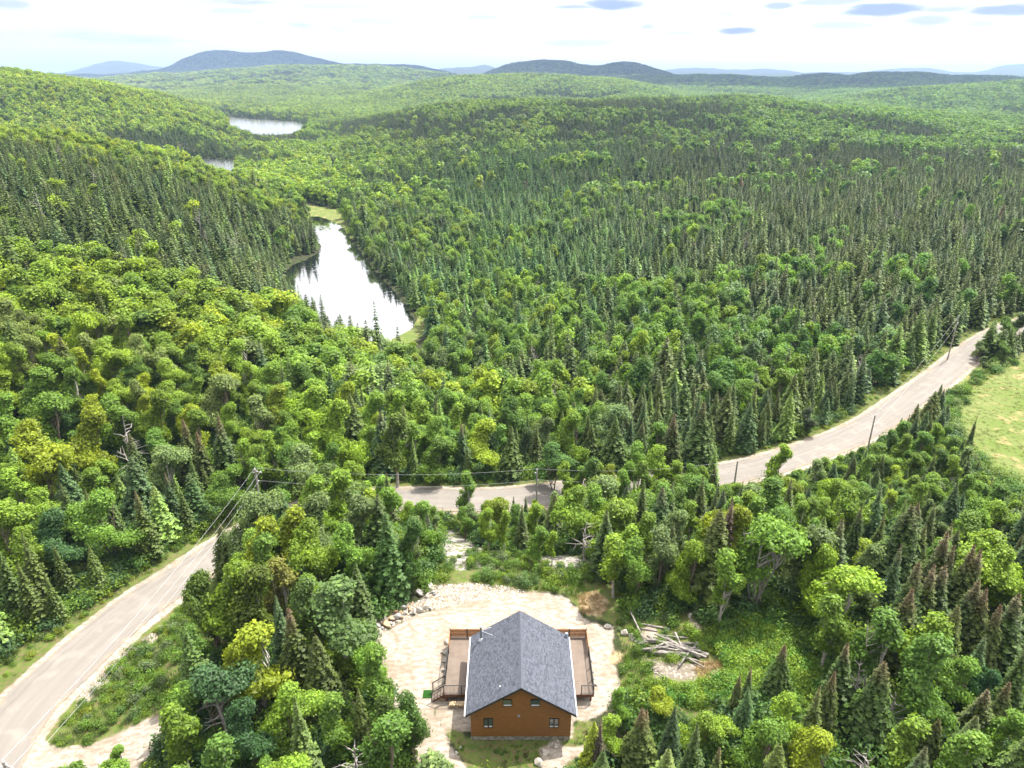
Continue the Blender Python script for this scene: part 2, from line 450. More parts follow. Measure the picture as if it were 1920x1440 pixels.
# ------------------------------------------------------------------ materials
def mat(name, col, rough=.7, spec=.3, metal=0, var=.12, nscale=6, bump=0, bscale=30, coord='Object', stretch=None):
    m = bpy.data.materials.new(name); m.use_nodes = True
    t = m.node_tree; b = t.nodes['Principled BSDF']
    b.inputs['Roughness'].default_value = rough; b.inputs['Metallic'].default_value = metal
    b.inputs['Specular IOR Level'].default_value = spec
    tcn = N(t, 'ShaderNodeTexCoord'); vec = tcn.outputs[coord]
    if stretch:
        mpn = N(t, 'ShaderNodeMapping'); mpn.inputs['Scale'].default_value = stretch; lk(t, vec, mpn.inputs[0]); vec = mpn.outputs[0]
    nn = N(t, 'ShaderNodeTexNoise'); nn.inputs['Scale'].default_value = nscale; nn.inputs['Detail'].default_value = 4; lk(t, vec, nn.inputs['Vector'])
    dark = tuple(c * (1 - var * 1.6) for c in col); light = tuple(min(1, c * (1 + var * 1.6)) for c in col)
    c = mixc(t, smooth(t, nn.outputs[0], .3, .7), dark, light)
    oi = N(t, 'ShaderNodeObjectInfo')
    c = mixc(t, mth(t, 'MULTIPLY', oi.outputs['Random'], var), c, tuple(x * .55 for x in col))
    lk(t, c, b.inputs['Base Color'])
    if bump:
        nb = N(t, 'ShaderNodeTexNoise'); nb.inputs['Scale'].default_value = bscale; nb.inputs['Detail'].default_value = 5; lk(t, vec, nb.inputs['Vector'])
        bp = N(t, 'ShaderNodeBump'); bp.inputs['Strength'].default_value = bump; bp.inputs['Distance'].default_value = .05
        lk(t, nb.outputs[0], bp.inputs['Height']); lk(t, bp.outputs[0], b.inputs['Normal'])
    return m

def foliage(name, default, transl=.3, brown=(.14, .098, .052), far=False):
    m = bpy.data.materials.new(name); m.use_nodes = True
    t = m.node_tree; b = t.nodes['Principled BSDF']; out = t.nodes['Material Output']
    at = N(t, 'ShaderNodeAttribute', attribute_type='INSTANCER', attribute_name='tint')
    va = N(t, 'ShaderNodeAttribute', attribute_type='GEOMETRY', attribute_name='var')
    hv = N(t, 'ShaderNodeAttribute', attribute_type='GEOMETRY', attribute_name='top')
    br = N(t, 'ShaderNodeAttribute', attribute_type='INSTANCER', attribute_name='brown')
    sc = N(t, 'ShaderNodeVectorMath', operation='SCALE'); lk(t, at.outputs['Color'], sc.inputs[0])
    lk(t, mth(t, 'ADD', mth(t, 'MULTIPLY', va.outputs['Fac'], 1.0), .5), sc.inputs[3])
    c = mixc(t, mth(t, 'MULTIPLY', hv.outputs['Fac'], br.outputs['Fac'], True), sc.outputs[0], brown)
    # yellower young leaves
    c = mixc(t, mth(t, 'MULTIPLY', smooth(t, va.outputs['Fac'], .75, 1.0), .35), c, mixc(t, 1.0, c, (1.35, 1.15, .8), 'MULTIPLY'))
    lk(t, c, b.inputs['Base Color']); b.inputs['Roughness'].default_value = .55; b.inputs['Specular IOR Level'].default_value = .25
    tr = N(t, 'ShaderNodeBsdfTranslucent'); lk(t, mixc(t, 1.0, c, (1.25, 1.15, .55), 'MULTIPLY'), tr.inputs[0])
    mx = N(t, 'ShaderNodeMixShader'); mx.inputs[0].default_value = transl
    lk(t, b.outputs[0], mx.inputs[1]); lk(t, tr.outputs[0], mx.inputs[2]); lk(t, mx.outputs[0], out.inputs[0])
    return m
M_LEAF = foliage('leaf_green', None, .45)
M_NEEDLE = foliage('needle_green', None, .2)
M_BARK = mat('bark_grey', (.16, .125, .095), .9, .1, var=.25, nscale=4, bump=.4, bscale=12)
M_BIRCH = mat('bark_birch', (.36, .33, .29), .8, .2, var=.25, nscale=3, stretch=(1, 1, 4))
M_DEAD = mat('dead_wood', (.28, .255, .235), .9, .1, var=.2, nscale=3)

# ------------------------------------------------------------------ ground material (kinds of ground from polygons on the ground)
def mat_ground():
    m = bpy.data.materials.new('ground'); m.use_nodes = True
    t = m.node_tree; b = t.nodes['Principled BSDF']
    tcn = N(t, 'ShaderNodeTexCoord'); geo = N(t, 'ShaderNodeNewGeometry')
    pos = geo.outputs['Position']
    def noise(s, d=5, r=.6, vec=None):
        n = N(t, 'ShaderNodeTexNoise'); n.inputs['Scale'].default_value = s; n.inputs['Detail'].default_value = d; n.inputs['Roughness'].default_value = r
        lk(t, vec or pos, n.inputs['Vector']); return n.outputs[0]
    A = N(t, 'ShaderNodeAttribute', attribute_name='m1'); sA = N(t, 'ShaderNodeSeparateColor'); lk(t, A.outputs['Color'], sA.inputs[0])
    B = N(t, 'ShaderNodeAttribute', attribute_name='m2'); sB = N(t, 'ShaderNodeSeparateColor'); lk(t, B.outputs['Color'], sB.inputs[0])
    nf = noise(.9); nm = noise(.22, 4); ng = noise(5.5, 3); ns = noise(2.3, 4)
    floor_ = mixc(t, smooth(t, nf, .35, .65), (.024, .032, .012), (.046, .046, .024))
    floor_ = mixc(t, smooth(t, nm, .5, .7), floor_, (.035, .06, .015))
    grass = mixc(t, smooth(t, nf, .3, .7), (.055, .085, .018), (.10, .13, .03))
    grass = mixc(t, smooth(t, ns, .45, .65), grass, (.12, .095, .05))
    dry = mixc(t, smooth(t, ns, .3, .7), (.22, .16, .09), (.33, .26, .16))
    mpn = N(t, 'ShaderNodeMapping'); mpn.inputs['Rotation'].default_value = (0, 0, -.35); mpn.inputs['Scale'].default_value = (.8, 1.7, 1); lk(t, pos, mpn.inputs[0])
    nst = noise(1.6, 5, .6, mpn.outputs[0])
    sand = mixc(t, smooth(t, nst, .32, .68), (.19, .155, .12), (.35, .312, .265))
    sand = mixc(t, mth(t, 'MULTIPLY', smooth(t, ng, .45, .75), .6), sand, (.22, .175, .13))
    sand = mixc(t, mth(t, 'MULTIPLY', smooth(t, nm, .46, .66), .6), sand, (.17, .128, .088))
    # curved tyre tracks pressed into the sand
    sp_ = N(t, 'ShaderNodeSeparateXYZ'); lk(t, pos, sp_.inputs[0])
    for cx_t, cy_t, rad, wd in ((-16.5, 54.0, 5.0, .16), (-16.5, 54.0, 6.7, .16), (-4.0, 44.0, 15.4, .15), (-4.0, 44.0, 17.0, .15), (-26.0, 46.0, 17.2, .15), (-26.0, 46.0, 18.9, .15), (4.0, 30.0, 31.5, .14), (4.0, 30.0, 33.1, .14)):
        dx_ = mth(t, 'SUBTRACT', sp_.outputs[0], cx_t); dy_ = mth(t, 'SUBTRACT', sp_.outputs[1], cy_t)
        rr_ = mth(t, 'SQRT', mth(t, 'ADD', mth(t, 'MULTIPLY', dx_, dx_), mth(t, 'MULTIPLY', dy_, dy_)))
        e_ = mth(t, 'ABSOLUTE', mth(t, 'SUBTRACT', mth(t, 'ADD', rr_, mth(t, 'MULTIPLY', mth(t, 'SUBTRACT', nm, .5), 1.6)), rad))
        sand = mixc(t, mth(t, 'MULTIPLY', mth(t, 'MULTIPLY', smooth(t, e_, wd * 1.7, wd * .5), smooth(t, nf, .38, .6)), .55), sand, (.19, .15, .11))
    vor = N(t, 'ShaderNodeTexVoronoi'); vor.inputs['Scale'].default_value = 3.5; lk(t, pos, vor.inputs['Vector'])
    vs = N(t, 'ShaderNodeSeparateColor'); lk(t, vor.outputs['Color'], vs.inputs[0])
    gravel = mixc(t, vs.outputs[0], (.15, .125, .10), (.30, .265, .23))
    gravel = mixc(t, smooth(t, vor.outputs['Distance'], .35, .7), gravel, (.14, .12, .09))
    rock = mixc(t, smooth(t, ns, .35, .6), (.11, .10, .085), (.29, .265, .25))
    rock = mixc(t, smooth(t, nf, .5, .6), rock, (.10, .12, .035))
    meadow = mixc(t, smooth(t, noise(.16, 5), .38, .62), (.12, .145, .045), (.095, .13, .03))
    meadow = mixc(t, smooth(t, noise(.33, 5), .52, .64), meadow, (.22, .18, .08))
    meadow = mixc(t, smooth(t, noise(1.1, 3), .58, .75), meadow, (.10, .15, .03))
    def add(c, mask, col, lo=.35, hi=.65, amp=.9, n=nf):
        f = smooth(t, mth(t, 'ADD', mask, mth(t, 'MULTIPLY', mth(t, 'SUBTRACT', n, .5), amp)), lo, hi)
        return mixc(t, f, c, col)
    c = floor_
    c = add(c, sA.outputs[1], grass)
    c = add(c, sB.outputs[2], meadow, amp=.4)
    c = add(c, sB.outputs[0], rock)
    c = add(c, sA.outputs[2], gravel)
    c = add(c, sB.outputs[1], dry)
    c = add(c, sA.outputs[0], sand, amp=.8)
    lk(t, c, b.inputs['Base Color']); b.inputs['Roughness'].default_value = .95; b.inputs['Specular IOR Level'].default_value = .1
    bp = N(t, 'ShaderNodeBump'); bp.inputs['Strength'].default_value = .35; bp.inputs['Distance'].default_value = .12
    lk(t, mth(t, 'ADD', ng, mth(t, 'MULTIPLY', nst, .8)), bp.inputs['Height']); lk(t, bp.outputs[0], b.inputs['Normal'])
    return m
M_GROUND = mat_ground()

# polygons in the photograph's pixels (read off at ground level)
SAND = [[(694, 1206), (720, 1186), (765, 1160), (812, 1142), (880, 1126), (940, 1116), (1000, 1108), (1060, 1118), (1082, 1140), (1100, 1165), (1150, 1176), (1150, 1215), (1140, 1240), (1162, 1262), (1158, 1300), (1135, 1335), (1098, 1352), (1078, 1346), (1072, 1385), (882, 1385), (884, 1372), (835, 1368), (812, 1325), (822, 1350), (842, 1395), (885, 1450), (900, 1560), (770, 1560), (790, 1440), (768, 1380), (742, 1330), (720, 1292), (700, 1255), (688, 1228)],
        [(-150, 1470), (20, 1420), (75, 1385), (110, 1402), (170, 1398), (225, 1372), (282, 1345), (360, 1325), (372, 1370), (300, 1400), (255, 1440), (230, 1520), (-150, 1560)],
        [(1010, 1405), (1040, 1390), (1062, 1402), (1100, 1398), (1098, 1415), (1060, 1432), (1060, 1460), (1000, 1460), (1020, 1430)],
        [(1195, 1180), (1225, 1170), (1238, 1196), (1215, 1205)], [(1290, 1160), (1318, 1168), (1312, 1180), (1292, 1172)], [(1030, 1540), (1090, 1440), (1110, 1480), (1080, 1560)]]
GRAVEL = [[(798, 1118), (812, 1098), (880, 1094), (955, 1100), (985, 1110), (960, 1122), (880, 1128), (800, 1146)], [(680, 1180), (700, 1160), (740, 1138), (800, 1122), (806, 1142), (740, 1172), (690, 1200)],
          [(175, 1270), (240, 1218), (300, 1175), (330, 1165), (310, 1185), (240, 1245), (180, 1300), (150, 1330), (140, 1320)], [(1215, 1240), (1330, 1245), (1340, 1275), (1230, 1275)]]
GRASS = [[(90, 1400), (110, 1350), (175, 1275), (250, 1215), (320, 1170), (420, 1080), (480, 1150), (330, 1300), (290, 1350), (180, 1400)],
         [(800, 1095), (820, 1050), (900, 1035), (1000, 1055), (1060, 1060), (1150, 1060), (1260, 1140), (1340, 1150), (1420, 1170), (1470, 1200), (1520, 1270), (1400, 1400), (1200, 1320), (1165, 1290), (1170, 1220), (1150, 1170), (1090, 1150), (1060, 1112), (960, 1110), (940, 1098)],
         [(828, 1320), (860, 1315), (850, 1335), (840, 1350), (870, 1380), (900, 1388), (1075, 1388), (1110, 1370), (1120, 1420), (1080, 1500), (900, 1500), (860, 1410), (835, 1370)],
         [(1060, 1400), (1080, 1350), (1110, 1352), (1110, 1400)]]
DRY = [[(1082, 1120), (1118, 1105), (1142, 1130), (1125, 1158), (1095, 1150)], [(1305, 1240), (1345, 1240), (1380, 1250), (1360, 1272), (1310, 1272)], [(1120, 1230), (1165, 1222), (1172, 1240), (1130, 1246)], [(840, 1330), (875, 1325), (880, 1365), (848, 1362)]]
ROCK = [[(820, 1000), (870, 1010), (925, 1040), (930, 1062), (860, 1070), (830, 1050)], [(1010, 1045), (1060, 1040), (1120, 1055), (1135, 1082), (1080, 1080), (1030, 1062)], [(815, 975), (850, 970), (850, 1000), (820, 1010)]]
MEADOW = [[(1990, 640), (1900, 668), (1830, 692), (1775, 730), (1755, 775), (1790, 830), (1845, 885), (1920, 930), (2100, 1000), (2250, 900), (2250, 640)]]
MARSH = [[(560, 385), (580, 384), (640, 394), (650, 415), (668, 450), (655, 455), (640, 432), (600, 412), (560, 406)], [(728, 640), (775, 612), (786, 590), (800, 590), (808, 612), (790, 632), (745, 652), (725, 652)], [(668, 455), (676, 452), (770, 560), (788, 590), (775, 590), (720, 520)],
         [(538, 500), (565, 484), (590, 470), (600, 460), (606, 470), (590, 482), (560, 498)]]

def road_mats():
    m = bpy.data.materials.new('road_surface'); m.use_nodes = True
    t = m.node_tree; b = t.nodes['Principled BSDF']
    u = N(t, 'ShaderNodeAttribute', attribute_name='across'); l = N(t, 'ShaderNodeAttribute', attribute_name='along')
    cb = N(t, 'ShaderNodeCombineXYZ'); lk(t, mth(t, 'MULTIPLY', u.outputs['Fac'], 1.0), cb.inputs[0]); lk(t, mth(t, 'MULTIPLY', l.outputs['Fac'], .06), cb.inputs[1])
    n = N(t, 'ShaderNodeTexNoise'); n.inputs['Scale'].default_value = 1.3; n.inputs['Detail'].default_value = 5; lk(t, cb.outputs[0], n.inputs['Vector'])
    g = N(t, 'ShaderNodeNewGeometry'); n2 = N(t, 'ShaderNodeTexNoise'); n2.inputs['Scale'].default_value = .5; n2.inputs['Detail'].default_value = 6; lk(t, g.outputs['Position'], n2.inputs['Vector'])
    n3 = N(t, 'ShaderNodeTexNoise'); n3.inputs['Scale'].default_value = 9; n3.inputs['Detail'].default_value = 3; lk(t, g.outputs['Position'], n3.inputs['Vector'])
    c = mixc(t, smooth(t, n.outputs[0], .3, .7), (.155, .140, .124), (.180, .164, .146))
    c = mixc(t, mth(t, 'MULTIPLY', smooth(t, n2.outputs[0], .5, .7), .4), c, (.25, .22, .19))
    # thin sealed cracks and darker wheel-edge streaks running along the road
    for p, w_, s in ((-1.8, .07, .4), (-2.7, .2, .25), (2.6, .16, .25)):
        dd = mth(t, 'ABSOLUTE', mth(t, 'ADD', mth(t, 'SUBTRACT', u.outputs['Fac'], p), mth(t, 'MULTIPLY', mth(t, 'SUBTRACT', n2.outputs[0], .5), 1.3)))
        f = mth(t, 'MULTIPLY', smooth(t, dd, w_ * 1.6, w_ * .4), s)
        c = mixc(t, f, c, (.10, .088, .08))
    # sand washed over the edges
    au = mth(t, 'ABSOLUTE', u.outputs['Fac'])
    e = smooth(t, mth(t, 'ADD', au, mth(t, 'MULTIPLY', mth(t, 'SUBTRACT', n2.outputs[0], .5), 2.2)), 2.4, 3.3)
    sandc = mixc(t, smooth(t, n3.outputs[0], .3, .7), (.165, .132, .095), (.26, .215, .16))
    c = mixc(t, e, c, sandc)
    lk(t, c, b.inputs['Base Color']); b.inputs['Roughness'].default_value = .9; b.inputs['Specular IOR Level'].default_value = .2
    bp = N(t, 'ShaderNodeBump'); bp.inputs['Strength'].default_value = .2; bp.inputs['Distance'].default_value = .03
    lk(t, n3.outputs[0], bp.inputs['Height']); lk(t, bp.outputs[0], b.inputs['Normal'])
    return m
M_ROAD = road_mats()
def mat_water(rough=.04, rip=.12):
    m = bpy.data.materials.new('water'); m.use_nodes = True
    t = m.node_tree; b = t.nodes['Principled BSDF']; out = t.nodes['Material Output']
    b.inputs['Base Color'].default_value = (.012, .016, .014, 1); b.inputs['Roughness'].default_value = .1; b.inputs['Specular IOR Level'].default_value = 0
    gl = N(t, 'ShaderNodeBsdfGlossy'); gl.inputs['Roughness'].default_value = rough; gl.inputs[0].default_value = (1, 1, 1, 1)
    fr = N(t, 'ShaderNodeFresnel'); fr.inputs[0].default_value = 3.2
    g = N(t, 'ShaderNodeNewGeometry'); n = N(t, 'ShaderNodeTexNoise'); n.inputs['Scale'].default_value = .7; n.inputs['Detail'].default_value = 4; lk(t, g.outputs['Position'], n.inputs['Vector'])
    bp = N(t, 'ShaderNodeBump'); bp.inputs['Strength'].default_value = rip; bp.inputs['Distance'].default_value = .03
    lk(t, n.outputs[0], bp.inputs['Height']); lk(t, bp.outputs[0], gl.inputs['Normal'])
    mx = N(t, 'ShaderNodeMixShader'); lk(t, mth(t, 'MULTIPLY', fr.outputs[0], 1.6, True), mx.inputs[0]); lk(t, b.outputs[0], mx.inputs[1]); lk(t, gl.outputs[0], mx.inputs[2]); lk(t, mx.outputs[0], out.inputs[0])
    return m
M_WATER = mat_water()
M_RIPPLE = mat_water(.16, .3)

# ------------------------------------------------------------------ ground sheet
def build_ground():
    ys = list(np.arange(-80, 28, 6.0)) + list(np.arange(28, 112, .5))
    y = 112.0
    while y < 19500:
        ys.append(y); y *= 1.0125
    ys.append(24000)
    ys = np.array(ys); aa = np.linspace(-1.55, 1.55, 560)
    Yg, Ag = np.meshgrid(ys, aa, indexing='ij')
    Xg = Ag * (np.maximum(Yg, 15) + 45)
    Z = Hh(Xg.ravel(), Yg.ravel()).reshape(Xg.shape)
    V = np.stack([Xg, Yg, Z], -1).reshape(-1, 3)
    nr, nc = Xg.shape
    i = np.arange(nr * nc).reshape(nr, nc)
    q = np.stack([i[:-1, :-1], i[:-1, 1:], i[1:, 1:], i[1:, :-1]], -1).reshape(-1, 4)
    px, py = project(V[:, 0], V[:, 1], V[:, 2])
    def mask(polys, feather):
        r = np.zeros(len(V))
        m = (V[:, 1] < 700) & (V[:, 1] > 12) & (px > -900) & (px < 2800)
        for p in polys:
            s = signed(px[m], py[m], p)
            r[m] = np.maximum(r[m], np.clip(.5 - s / feather, 0, 1))
        return r
    sand, grass, gravel, dry, rock = [mask(p, 22) for p in (SAND, GRASS, GRAVEL, DRY, ROCK)]
    meadow = np.maximum(mask(MEADOW, 20), mask(MARSH[:2], 8))
    d, _ = road_at(V[:, 0], V[:, 1])
    sh = (1 - sstep(RW + .1, RW + 1.5, d)) * (d < 50)
    sand = np.maximum(sand, sh)
    grass = np.maximum(grass, .75 * (1 - sstep(RW + 2.5, RW + 6, d)) * (d < 50))
    m1 = np.stack([sand, grass, gravel, np.ones_like(sand)], -1); m2 = np.stack([rock, dry, meadow, np.ones_like(sand)], -1)
    me = mesh_np('ground', V, quads=q, mats=[M_GROUND], attrs={'m1': ('POINT', 'FLOAT_COLOR', m1), 'm2': ('POINT', 'FLOAT_COLOR', m2)}, smooth_=True)
    tag(link('ground', me), kind='structure')
build_ground()

def build_road():
    pts = [Vector(p) for p in ROAD]
    V = []; ac = []; al = []; L = 0
    n = 12
    for i, p in enumerate(pts):
        d = (pts[min(i + 1, len(pts) - 1)] - pts[max(i - 1, 0)]); d.z = 0; d.normalize(); s = Vector((d.y, -d.x, 0))
        if i: L += (pts[i] - pts[i - 1]).length
        for k in range(n + 1):
            u = -RW + 2 * RW * k / n
            uu = u + (.35 * (vnoise(L / 2.5, k, 5) - .5) if k in (0, n) else 0)
            q = p + s * float(uu)
            V.append((q.x, q.y, p.z + .03 + .05 * (1 - (u / RW) ** 2))); ac.append(u); al.append(L)
    m = len(pts); i = np.arange(m * (n + 1)).reshape(m, n + 1)
    q = np.stack([i[:-1, :-1], i[:-1, 1:], i[1:, 1:], i[1:, :-1]], -1).reshape(-1, 4)[:, ::-1]
    me = mesh_np('road', V, quads=q, mats=[M_ROAD], attrs={'across': ('POINT', 'FLOAT', ac), 'along': ('POINT', 'FLOAT', al)}, smooth_=True)
    tag(link('road', me), kind='structure')
build_road()

for poly, wz in LAKES:
    pp = np.array(poly); c = pp.mean(0)
    pp = [tuple(p) for p in pp]
    # a sheet a little wider than the shore, cut by the banks
    x0, y0 = np.min(pp, 0) - 3; x1, y1 = np.max(pp, 0) + 3
    nx = max(8, int((x1 - x0) / 2.5)); ny = max(8, int((y1 - y0) / 2.5))
    gx, gy = np.meshgrid(np.linspace(x0, x1, nx), np.linspace(y0, y1, ny), indexing='ij')
    i = np.arange(nx * ny).reshape(nx, ny)
    q = np.stack([i[:-1, :-1], i[1:, :-1], i[1:, 1:], i[:-1, 1:]], -1).reshape(-1, 4)
    ccx = gx.ravel()[q].mean(1); ccy = gy.ravel()[q].mean(1)
    q = q[signed(ccx, ccy, pp) < 3.2]
    me = mesh_np('lake_water', np.stack([gx, gy, np.full_like(gx, wz)], -1).reshape(-1, 3), quads=q, mats=[M_WATER if wz > -26 else M_RIPPLE])
    tag(link('lake_water', me), kind='structure')

# ------------------------------------------------------------------ trees
def tube_arrays(pts, rads, n=6):
    V = []; Q = []
    pts = np.asarray(pts, float)
    for i in range(len(pts)):
        d = pts[min(i + 1, len(pts) - 1)] - pts[max(i - 1, 0)]; d = d / (np.linalg.norm(d) + 1e-9)
        up = np.array([0, 0, 1.]) if abs(d[2]) < .9 else np.array([1., 0, 0])
        a = np.cross(d, up); a /= np.linalg.norm(a); b = np.cross(d, a)
        for k in range(n):
            t = 2 * math.pi * k / n
            V.append(pts[i] + (a * math.cos(t) + b * math.sin(t)) * rads[i])
    for i in range(len(pts) - 1):
        for k in range(n):
            Q.append((i * n + k, i * n + (k + 1) % n, (i + 1) * n + (k + 1) % n, (i + 1) * n + k))
    return np.array(V), np.array(Q)
def join_tubes(lst):
    Vs, Qs, o = [], [], 0
    for V, Q in lst:
        Vs.append(V); Qs.append(Q + o); o += len(V)
    return np.concatenate(Vs), np.concatenate(Qs)
def leaf_quads(rng, cen, nrm, size, asp=.62):
    """diamond leaf sprays: centres, normals, sizes -> verts, quads"""
    n = len(cen)
    nrm = nrm / (np.linalg.norm(nrm, axis=1, keepdims=True) + 1e-9)
    r = rng.normal(size=(n, 3)); a = np.cross(nrm, r); a /= np.linalg.norm(a, axis=1, keepdims=True) + 1e-9
    b = np.cross(nrm, a)
    s = size[:, None]
    bend = nrm * s * .18
    V = np.stack([cen - a * s - bend, cen + b * s * asp, cen + a * s - bend, cen - b * s * asp], 1).reshape(-1, 3)
    return V, np.arange(4 * n).reshape(n, 4)
def crown_profile(kind, f):
    if kind == 'round': return np.sin(np.pi * np.clip(f * .86 + .14, 0, 1) ** .95) ** .55
    if kind == 'tall': return np.clip(1.04 - f, 0, 1) ** .55 * np.clip(f * 3.2 + .35, 0, 1) ** .8
    if kind == 'cone': return np.clip(1.06 - f, 0, 1) ** .62 * np.clip(f * 5 + .45, 0, 1)
    if kind == 'vase': return (.25 + .75 * f ** .8) * np.sqrt(np.clip(1 - f ** 5, 0, 1))
    return np.ones_like(f)
def broadleaf(seed, H, Wd, ncl, nleaf, leaf, bare=.28, kind='round', stems=1, limbs=True, holes=.1, sidesN=6):
    rng = np.random.default_rng(seed)
    ph = rng.uniform(0, 6.28, 4)
    cen = []
    k = 0
    while len(cen) < ncl:
        k += 1
        f = (k * .618034) % 1.0
        f = f ** .85
        az = k * 2.39996 + rng.normal() * .35
        rr = Wd / 2 * crown_profile(kind, np.array(f)) * (1 + .2 * math.sin(2 * az + ph[0] + f * 2) + .2 * math.sin(3 * az + ph[1] + f * 7))
        q = rng.uniform(.5, 1.12) if rng.random() < .78 else rng.uniform(.05, .5)
        z = H * (bare + (1 - bare) * f * .93) + rng.normal() * H * .015
        cen.append((rr * q * .84 * math.cos(az), rr * q * .84 * math.sin(az), z, q))
    cen = np.array(cen)
    rc = Wd * .5 * (1.0 / math.sqrt(ncl / 7.0)) * rng.uniform(.55, 1.3, ncl)
    n = nleaf
    ci = np.repeat(np.arange(ncl), n)
    d = rng.normal(size=(ncl * n, 3)); d /= np.linalg.norm(d, axis=1, keepdims=True)
    rad = rng.uniform(.35, 1.0, ncl * n) ** .4
    keep = (d[:, 2] > -.55) | (rng.random(ncl * n) < .3)
    # gaps: noise cuts leaves out of clumps
    keep &= rng.random(ncl * n) > holes
    d, ci, rad = d[keep], ci[keep], rad[keep]
    rcc = rc[ci]
    sq = np.array([1.0, 1.0, .68])
    pos = cen[ci, :3] + d * sq * (rcc * rad)[:, None]
    pos += rng.normal(size=pos.shape) * (leaf * .5 + rcc[:, None] * .10)
    pos[:, 2] = np.maximum(pos[:, 2], H * bare * .6)
    outv = pos - np.array([0, 0, H * (bare + 1) / 2]); outv /= np.linalg.norm(outv, axis=1, keepdims=True) + 1e-9
    nr = d * .7 + outv * .35 + np.array([0, 0, .45]) + rng.normal(size=d.shape) * .42
    V, Q = leaf_quads(rng, pos, nr, leaf * rng.uniform(.6, 1.35, len(pos)))
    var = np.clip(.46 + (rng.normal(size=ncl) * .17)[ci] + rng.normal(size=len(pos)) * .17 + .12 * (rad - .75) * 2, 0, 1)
    # trunk and limbs
    tb = []
    r0 = H * .013 + .03
    for s in range(stems):
        az = s * 2.4 + ph[2]; sp = 0 if stems == 1 else Wd * .16
        lean = rng.normal(size=2) * H * .02
        top = np.array([sp * math.cos(az) * 1.5 + lean[0], sp * math.sin(az) * 1.5 + lean[1], H * (.9 if stems == 1 else .8)])
        base = np.array([sp * .12 * math.cos(az), sp * .12 * math.sin(az), -.25])
        ps = [base + (top - base) * t + np.array([math.sin(t * 5 + s), math.cos(t * 4 + s), 0]) * H * .008 * (t > 0) for t in (0, .2, .45, .7, 1)]
        rs = [r0 * (1 - .88 * t) / (1 if stems == 1 else 1.5) for t in (-.15, .2, .45, .7, 1)]
        tb.append(tube_arrays(ps, rs, sidesN))
        if limbs:
            mine = [c for j, c in enumerate(cen) if j % stems == s and c[3] > .4][:16]
            for c in mine:
                t = np.clip(c[2] / H - .22 - .1 * rng.random(), bare * .55, .8)
                i = t * .9
                p0 = base + (top - base) * min(1, t / (top[2] / H)) if True else base
                p1 = p0 * .5 + c[:3] * .5 + np.array([0, 0, -.05 * H * rng.random()])
                tb.append(tube_arrays([p0, p1, c[:3]], [r0 * .36 / (1 + (stems > 1) * .3), r0 * .22, r0 * .06], 4))
    TV, TQ = join_tubes(tb)
    return dict(leafV=V, leafQ=Q, var=var, top=np.zeros(len(var)), trunkV=TV, trunkQ=TQ)
